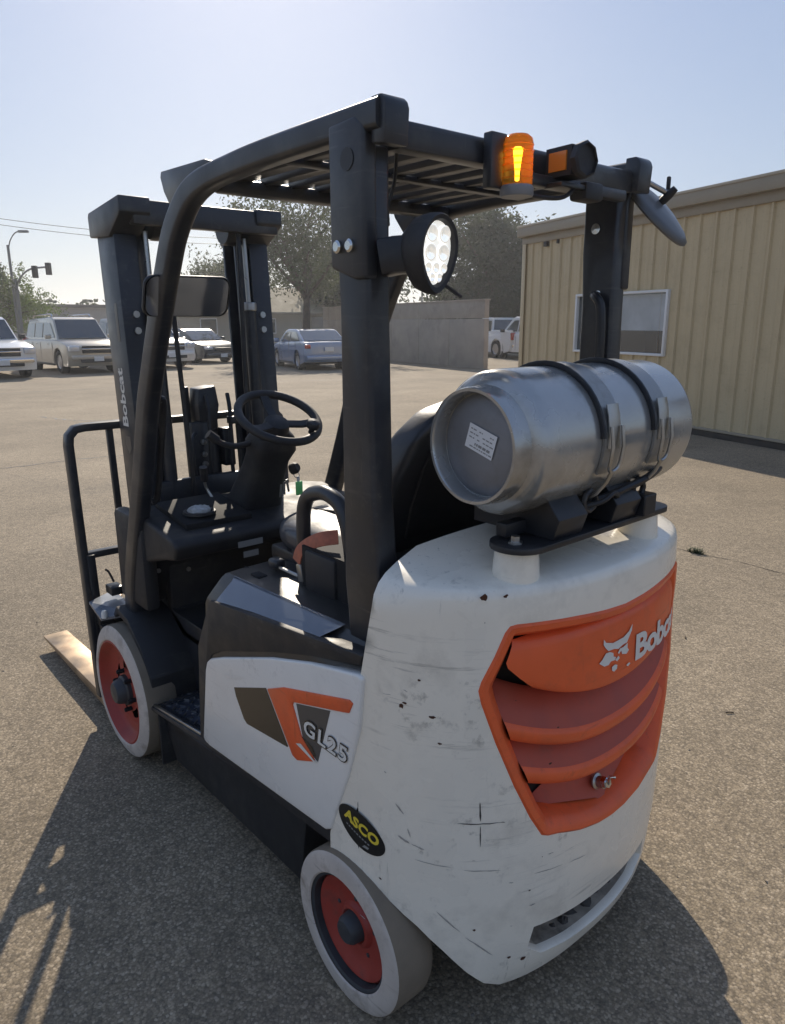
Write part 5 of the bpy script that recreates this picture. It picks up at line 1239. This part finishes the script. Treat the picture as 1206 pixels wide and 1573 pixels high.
# ---- work lamp
WL = Vector((-1.60, .383, 1.795)); fd = Vector((cos(R(184)), sin(R(184)), -.10)).normalized()
us = Vector((0, 0, 1)); sdv = fd.cross(us).normalized(); us = sdv.cross(fd).normalized()
def egg(k, n=40, s_=1.0):
    o = []
    for i in range(n):
        a = 2*pi*i/n; y = sin(a); x = cos(a)*(1.0 if y > 0 else (1-.28*y*y)); o.append((x*.052*s_, (y*.064 if y > 0 else y*.082)*s_+.008))
    return o
def wl(p, d): return WL+sdv*p[0]+us*p[1]+fd*d
rows = []
for d, s_ in ((-.055, .45), (-.050, .70), (-.03, .94), (-.005, 1.02), (.016, 1.03), (.022, .98), (.020, .86), (.010, .80)):
    rows.append([wl(p, d) for p in egg(0, s_=s_)])
WH = loft(rows, Mk['plastic'], 'work_lamp', FL, ang=50)
m_ = MB(); m_.add(rows[0], [tuple(range(40))]); m_.build('lamp_back', Mk['plastic'], WH)
m_ = MB(); e = egg(0, s_=.81); m_.add([wl(p, .010) for p in e]+[wl((0, 0), .010)], [(i, (i+1) % 40, 40) for i in range(40)]); m_.build('lamp_lens', Mk['lens'], WH, 0)
for p, r_ in [((-.018, .036), .0165), ((.018, .036), .0165), ((-.018, .002), .0165), ((.018, .002), .0165), ((-.022, -.026), .010), ((0, -.026), .010), ((.022, -.026), .010), ((-.010, -.044), .009), ((.010, -.044), .009)]:
    MB().lathe([(r_, .0), (r_*.98, .004), (r_*.8, .0045), (r_*.35, .0015), (0, .0012)], wl(p, .0105), fd, 20).build('led_reflector', Mk['led'], WH, 50)
MB().sweep([(-1.50, .42, 1.79), (-1.525, .405, 1.795), (-1.56, .39, 1.795)], rrect(.06, .07, .01, 2)).build('lamp_bracket', Mk['black'], FL)
MB().tube(smooth_path([(-1.565, .36, 1.76), (-1.59, .32, 1.73), (-1.60, .30, 1.715)], 4), .0035, 6).build('lamp_cable', Mk['black'], FL)
# ---- mirrors
MC = Vector((-1.50, -.568, 1.962)); camr = Vector((sin(yaw), -cos(yaw), 0)); mj = (camr*.74-Vector((0, 0, 1))*.67).normalized()
vd = (MC-CAMP).normalized(); mn = mj.cross(vd).normalized(); mn = Matrix.Rotation(R(8), 3, mj) @ mn
if mn.z > 0: mn = -mn
MR = MB().lathe([(0, -.024), (.06, -.022), (.105, -.012), (.122, -.004), (.125, .004), (.120, .009), (.116, .004)], MC, mn, 40).build('round_mirror', mat('mirror_back_grey', (.10, .10, .10), .35, var=.1), FL, 50)
MB().lathe([(.116, .004), (.07, .011), (.03, .014), (0, .015)], MC, mn, 40).build('mirror_glass', Mk['mirror'], MR, 60)
bt = MC-mn*.035+mj*.0
MB().tube([(-1.50, -.44, 2.045), (-1.49, -.50, 2.04), bt+Vector((0, 0, .022))], .0075, 8).build('mirror_arm', Mk['steel'], FL)
MB().lathe([(0, -.03), (.009, -.03), (.012, -.01), (.012, .012), (.006, .03), (0, .03)], bt+Vector((0, 0, .012)), mn, 12).build('mirror_clamp', Mk['plastic'], FL)
MB().box(bt+Vector((0, -.004, .045)), (.010, .012, .040)).build('wing_nut', Mk['plastic'], FL, 30, .004)
# interior wide mirror behind the left pillar
ic = Vector((-.51, .375, 1.745)); 
rows = []
for d, s_ in ((-.035, .55), (-.028, .85), (-.008, 1.0), (.0, 1.0), (.004, .97)):
    rows.append([ic+Vector((-1, .10, -.36)).normalized()*d+Vector((.10, 1, 0)).normalized()*a_*s_+Vector((-.345, .0, .94)).normalized()*b_*s_ for a_, b_ in rrect(.27, .125, .03, 5)])
IM = loft(rows, Mk['plastic'], 'wide_mirror', FL); n = len(rows[0])
m_ = MB(); m_.add(rows[0], [tuple(range(n))]); m_.build('mirror_back', Mk['plastic'], IM)
m_ = MB(); m_.add([ic+(p-ic)*1.0+Vector((-1, .10, -.36)).normalized()*.0 for p in [ic+(q-ic)*.97 for q in rows[-1]]], [tuple(range(n))]); m_.build('mirror_glass', Mk['mirror'], IM, 0)
MB().tube([(-.50, .38, 1.77), (-.47, .41, 1.77)], .010, 8).build('mirror_stem', Mk['black'], FL)
# grab handles
MB().tube(smooth_path([(-1.43, -.40, 1.735), (-1.455, -.375, 1.73), (-1.475, -.37, 1.70), (-1.48, -.37, 1.60), (-1.475, -.37, 1.45), (-1.45, -.375, 1.43), (-1.43, -.40, 1.425)], 5), .013, 10).build('grab_handle', Mk['black'], FL)
MB().lathe([(0, 0), (.009, 0), (.009, .005), (0, .006)], (-1.45, -.3940, 1.74), (0, 1, 0), 12).build('post_bolt', Mk['chrome'], FL)
MB().tube(smooth_path([(-.30, .40, 1.42), (-.29, .385, 1.40), (-.22, .38, 1.22), (-.16, .38, 1.06), (-.15, .40, 1.04)], 5), .012, 8).build('grab_handle', Mk['black'], FL)
# ---- mast (tilted a little forward)
TL = math.tan(R(3.5))
def msh(o):
    for v in o.data.vertices: v.co.x += (v.co.z-1.0)*TL-.035
    o.data.update(); return o
_k0 = set(FL.children)
for sg in (1, -1):
    def chan(x0, x1, y0, y1, z0, z1, t, nm):   # C channel opening inward
        q = [(x0, y1), (x1, y1), (x1, y0), (x1-t, y0), (x1-t, y1-t), (x0+t, y1-t), (x0+t, y0), (x0, y0)]
        return msh(MB().prism(q, lambda p, tt: (p[0], sg*p[1], tt), z0, z1).build(nm, Mk['guard'], FL, 30, .004))
    chan(.11, .28, .255, .34, .10, 1.985, .018, 'outer_mast_channel')
    chan(.14, .25, .205, .275, .12, 2.06, .016, 'inner_mast_channel')
    msh(MB().prism([(0.0, 2.105), (.315, 2.075), (.325, 2.06), (.325, 1.985), (.13, 1.975), (.02, 2.035), (-.0, 2.05)], lambda p, t: (p[0], t, p[1]), sg*.235, sg*.352).build('mast_head', Mk['guard'], FL, 30, .006))
    msh(MB().lathe([(0, -.03), (.055, -.03), (.06, -.02), (.06, .02), (.055, .03), (0, .03)], (.12, sg*.17, 2.03), (0, 1, 0), 24).build('chain_sheave', Mk['guard'], FL))
    msh(MB().tube([(.10, sg*.225, .25), (.10, sg*.225, 1.72)], .026, 14).build('lift_cylinder', Mk['guard'], FL))
    msh(MB().tube([(.10, sg*.225, 1.72), (.10, sg*.225, 2.0)], .010, 12).build('lift_rod', Mk['steel'], FL))
    msh(MB().lathe([(.029, 0), (.032, .004), (.032, .03), (.028, .034)], (.10, sg*.225, 1.715), (0, 0, 1), 14).build('cylinder_gland', Mk['steel'], FL))
    for zz in (1.70, 1.64): msh(MB().lathe([(0, 0), (.013, 0), (.013, .008), (0, .008)], (.109, sg*.29, zz), (-1, 0, 0), 10).build('mast_bolt', Mk['steel'], FL))
    msh(MB().tube(smooth_path([(.06, sg*.18, 2.08), (.05, sg*.17, 1.9), (.06, sg*.16, 1.5), (.06, sg*.15, 1.1), (.08, sg*.13, .8)], 5), .010, 8).build('mast_hose', Mk['black'], FL))
    MB().tube([(-.12, sg*.30, .43), (.13, sg*.30, .62)], .035, 16).build('tilt_cylinder', Mk['guard'], FL)
msh(box('mast_tie', (.035, 0, 2.055), (.05, .60, .085), Mk['guard'], FL, .006))
msh(box('mast_tie', (.09, 0, 1.02), (.03, .56, .085), Mk['guard'], FL, .006))
msh(box('mast_tie', (.09, 0, .40), (.03, .56, .10), Mk['guard'], FL, .006))
for o_ in set(FL.children)-_k0:
    if o_.type == 'MESH' and o_.name.split('.')[0] != 'mast_tie' and sum(v.co.y for v in o_.data.vertices) < 0:
        for v in o_.data.vertices: v.co.y += .035
# centre free-lift cylinder with chains and hose guard
msh(MB().tube([(.20, 0.0, .55), (.20, 0.0, 1.30)], .045, 20).build('free_lift_cylinder', Mk['guard'], FL))
msh(MB().box((.17, .055, 1.12), (.05, .08, .30)).build('valve_block', Mk['guard'], FL, 30, .006))
msh(MB().prism([(-.035, 0), (.035, 0), (.040, .10), (.030, .17), (-.045, .18), (-.055, .10)], lambda p, t: (t, p[0]+.015, 1.235+p[1]), .15, .24).build('cylinder_head', Mk['guard'], FL, 30, .006))
for y_ in (-.05, .07): msh(MB().box((.235, y_, 1.0), (.018, .030, .82)).build('lift_chain', Mk['black'], FL, 30, .002))
for y_ in (-.075, .02): msh(MB().tube(smooth_path([(.14, y_, 1.38), (.11, y_+.01, 1.30), (.11, y_+.02, 1.10), (.13, y_, .95), (.12, y_, .7)], 5), .009, 8).build('mast_hose', Mk['black'], FL))
msh(MB().tube(smooth_path([(.13, .09, 1.23), (.10, .12, 1.20), (.10, .12, 1.08), (.13, .10, 1.05)], 5), .008, 8).build('mast_hose', Mk['black'], FL))
rn4 = random.Random(12)
for k, (y_, x_) in enumerate(((.10, .10), (-.10, .10), (.13, .13), (-.135, .12), (.045, .12))):
    msh(MB().tube(smooth_path([(x_, y_, 1.02), (x_-.03, y_+rn4.uniform(-.02, .02), .92), (x_-.05, y_+rn4.uniform(-.03, .03), .82), (x_-.02, y_*.6, .70)], 5), .009, 8).build('mast_hose', Mk['black'], FL))
msh(MB().box((.155, -.06, 1.16), (.05, .05, .16)).build('valve_block', Mk['guard'], FL, 30, .005))
for z_ in (1.10, 1.14, 1.19): msh(MB().lathe([(0, 0), (.012, 0), (.012, .010), (0, .012)], (.14, .055, z_), (-1, 0, 0), 8).build('hose_fitting', Mk['steel'], FL))
msh(MB().tube([(.12, -.105, 1.32), (.12, -.105, .95)], .014, 10).build('chain_anchor', Mk['guard'], FL))
msh(MB().box((.10, -.075, 1.275), (.035, .05, .03)).build('hose_bracket', Mk['guard'], FL, 30, .003))
# lettering up the mast side
o = fit_text('Bobcat', .225, .055, lambda x, y: (.178+y, .3408, 1.275+x), 'lettering', Mk['whiteprint'], FL, off=.03); msh(o)
msh(MB().prism([(.175, 1.235), (.225, 1.235), (.23, 1.20), (.20, 1.165), (.175, 1.19)], lambda p, t: (p[0], t, p[1]), .3403, .3410).build('mast_sticker', Mk['decalgrey'], FL, 0))
msh(MB().prism([(.16, 1.74), (.185, 1.74), (.185, 1.60), (.16, 1.60)], lambda p, t: (p[0], t, p[1]), .3403, .3410).build('mast_sticker', Mk['decalgrey'], FL, 0))
# carriage, backrest and forks
msh(box('carriage_plate', (.385, 0, .475), (.04, .98, .09), Mk['black'], FL, .006))
msh(box('carriage_plate', (.385, 0, .17), (.04, .98, .10), Mk['black'], FL, .006))
for y_ in (-.46, -.15, .15, .46): msh(box('carriage_upright', (.36, y_, .32), (.04, .06, .24), Mk['black'], FL, .004))
msh(box('carriage_web', (.372, 0, .32), (.012, .86, .24), Mk['black'], FL))
def bk_(pts, r_, nm='backrest_bar'): return msh(MB().tube(pts, r_, 12).build(nm, Mk['guard'], FL, 50))
RB = [(.435, .500, .10), (.435, .500, .72), (.435, .500, 1.19), (.435, .494, 1.225), (.435, .470, 1.25), (.435, .435, 1.256), (.435, -.435, 1.256), (.435, -.470, 1.25), (.435, -.494, 1.225), (.435, -.500, 1.19), (.435, -.500, .10)]
P = [Vector(p) for p in RB]; rows = []
for i, p in enumerate(P):
    t = (P[min(i+1, len(P)-1)]-P[max(i-1, 0)]).normalized(); uu = Vector((1, 0, 0)); s2_ = t.cross(uu)
    rows.append([p+uu*a_+s2_*b_ for a_, b_ in rrect(.05, .032, .006, 2)])
n = len(rows[0]); msh(mesh('backrest_frame', [q for r_ in rows for q in r_], [(k*n+i, k*n+(i+1) % n, (k+1)*n+(i+1) % n, (k+1)*n+i) for k in range(len(rows)-1) for i in range(n)]+[tuple(range(n)), tuple((len(rows)-1)*n+i for i in range(n))], Mk['guard'], FL, 40))
msh(box('backrest_rail', (.435, 0, .725), (.035, .97, .028), Mk['guard'], FL, .004))
for y_ in (.33, .11, -.11, -.33): msh(box('backrest_bar', (.435, y_, .985), (.022, .026, .53), Mk['guard'], FL, .003))
for sg in (1, -1):
    msh(box('backrest_stay', (.42, sg*.478, .42), (.03, .035, .62), Mk['black'], FL, .004))
    FK = msh(MB().prism([(.41, .53), (.41, .045), (.43, .03), (1.34, .055), (1.345, .068), (1.0, .078), (.47, .085), (.455, .10), (.45, .53)], lambda p, t: (p[0], t, p[1]), sg*.37, sg*.49).build('fork', Mk['forksteel'], FL, 30, .003))
for sg in (1, -1): box('mud_flap', (-.285, sg*.40, .19), (.012, .20, .24), Mk['plastic'], FL, .002)
# fender plates over the drive wheels
for sg in (1, -1):
    MB().add([(.26, sg*.535, .565), (.33, sg*.40, .57), (.03, sg*.44, .565), (.10, sg*.545, .545), (.26, sg*.535, .555), (.33, sg*.40, .56), (.03, sg*.44, .555), (.10, sg*.545, .535)], [(0, 1, 2, 3), (7, 6, 5, 4), (0, 4, 5, 1), (1, 5, 6, 2), (2, 6, 7, 3), (3, 7, 4, 0)]).build('fender_plate', mat('sky_tinted_plate', (.16, .18, .21), .3, .4, var=.1) if sg == 1 else Mk['black'], FL, 20)  # sky reflection put into the left plate's colour; right plate stays black
    MB().prism([(.10, .54), (.05, .60), (-.06, .58), (-.17, .50), (-.245, .40), (-.25, .29), (-.235, .29), (-.22, .39), (-.15, .48), (-.05, .555), (.04, .57), (.09, .53)], lambda p, t: (p[0], t, p[1]), sg*.30, sg*.50).build('wheel_fender', Mk['plastic'], FL, 30, .004)
MB().box((.22, .44, .61), (.07, .05, .035)).build('fender_lamp', Mk['black'], FL, 30, .004)
MB().tube(smooth_path([(.22, .44, .64), (.24, .45, .68), (.25, .46, .69)], 4), .005, 6).build('fender_cable', Mk['black'], FL)
MB().lathe([(0, 0), (.012, 0), (.012, .02), (.008, .03), (0, .03)], (.10, .53, .545), (0, 0, 1), 10).build('grease_cap', Mk['whiteprint'], FL)
for x_, z_ in ((.02, .74), (-.04, .76)): MB().lathe([(0, 0), (.009, 0), (.009, .006), (0, .007)], (-.105+x_*0, .30-x_*2, z_), (-1, 0, 0), 10).build('cowl_bolt', Mk['steel'], FL)
box('lower_cowl', (-.06, 0, .72), (.05, .66, .30), Mk['plastic'], FL, .01)
MB().add([(-.358, -.05, 1.13), (-.358, .03, 1.13), (-.335, .03, 1.18), (-.335, -.05, 1.18)], [(0, 1, 2, 3)])
for z_, w_ in ((.90, .10), (.86, .06)):
    box('warning_label', (-.427+.0, .16, z_-.0), (.002, w_, .022), Mk['greyprint'], FL)
box('hood_latch', (-.90, .40, .955), (.05, .03, .012), Mk['void'], FL, .003)
box('hood_seam', (-1.12, .385, .9525), (.66, .004, .004), Mk['void'], FL)
# ---- small loose things
KR = empty('key_ring', (-.31, -.105, 1.11)); tag(KR, 'bunch of keys with a green tag hanging beside the steering column', 'keys')
def kr(o): o.parent = KR; o.matrix_parent_inverse = Matrix.Translation(Vector((.31, .105, -1.11))); return o
kr(MB().lathe([(0, 0), (.022, 0), (.022, .02), (.015, .03), (0, .03)], (-.32, -.095, 1.12), (-.7, -.3, .3), 14).build('key_head', Mk['plastic'], None))
kr(MB().tube([Vector((-.335, -.105, 1.10))+Vector((.006*cos(k), .012*sin(k), .012*cos(k))) for k in [2*pi*i/12 for i in range(12)]], .0015, 6, True).build('split_ring', Mk['chrome'], None))
kr(MB().box((-.335, -.115, 1.045), (.010, .030, .055)).build('green_tag', Mk['green'], None, 30, .004))
kr(MB().box((-.335, -.112, 1.082), (.004, .012, .022)).build('tag_strap', Mk['whiteprint'], None, 30, .001))
for k in range(3): kr(MB().box((-.325, -.070+.016*k, 1.06-.008*k), (.002, .009, .05), Matrix.Rotation(R(-8+8*k), 3, 'X')).build('key', Mk['steel'], None, 0))
cv = []; 
rg2 = random.Random(3); m_ = MB(); U = 20
vs = [(-.26, .27, 1.022)]; fs = []
for k, (r_, h_) in enumerate(((.015, .006), (.028, .004), (.038, .0), (.042, -.008), (.040, -.016))):
    for j in range(U):
        t = 2*pi*j/U; vs.append((-.26+r_*cos(t)*rg2.uniform(.92, 1.08), .27+r_*sin(t)*rg2.uniform(.92, 1.08), 1.016+h_+rg2.uniform(-.003, .003)))
for j in range(U): fs.append((0, 1+j, 1+(j+1) % U))
for k in range(4):
    for j in range(U): fs.append((1+k*U+j, 1+(k+1)*U+j, 1+(k+1)*U+(j+1) % U, 1+k*U+(j+1) % U))
o = mesh('crumpled_cup', vs, fs, mat('crumpled_paper', (.42, .42, .41), .6, var=.3, vscale=60), None, 20)
tag(o, 'crumpled pale paper cup sitting in the dash cup holder', 'paper cup')
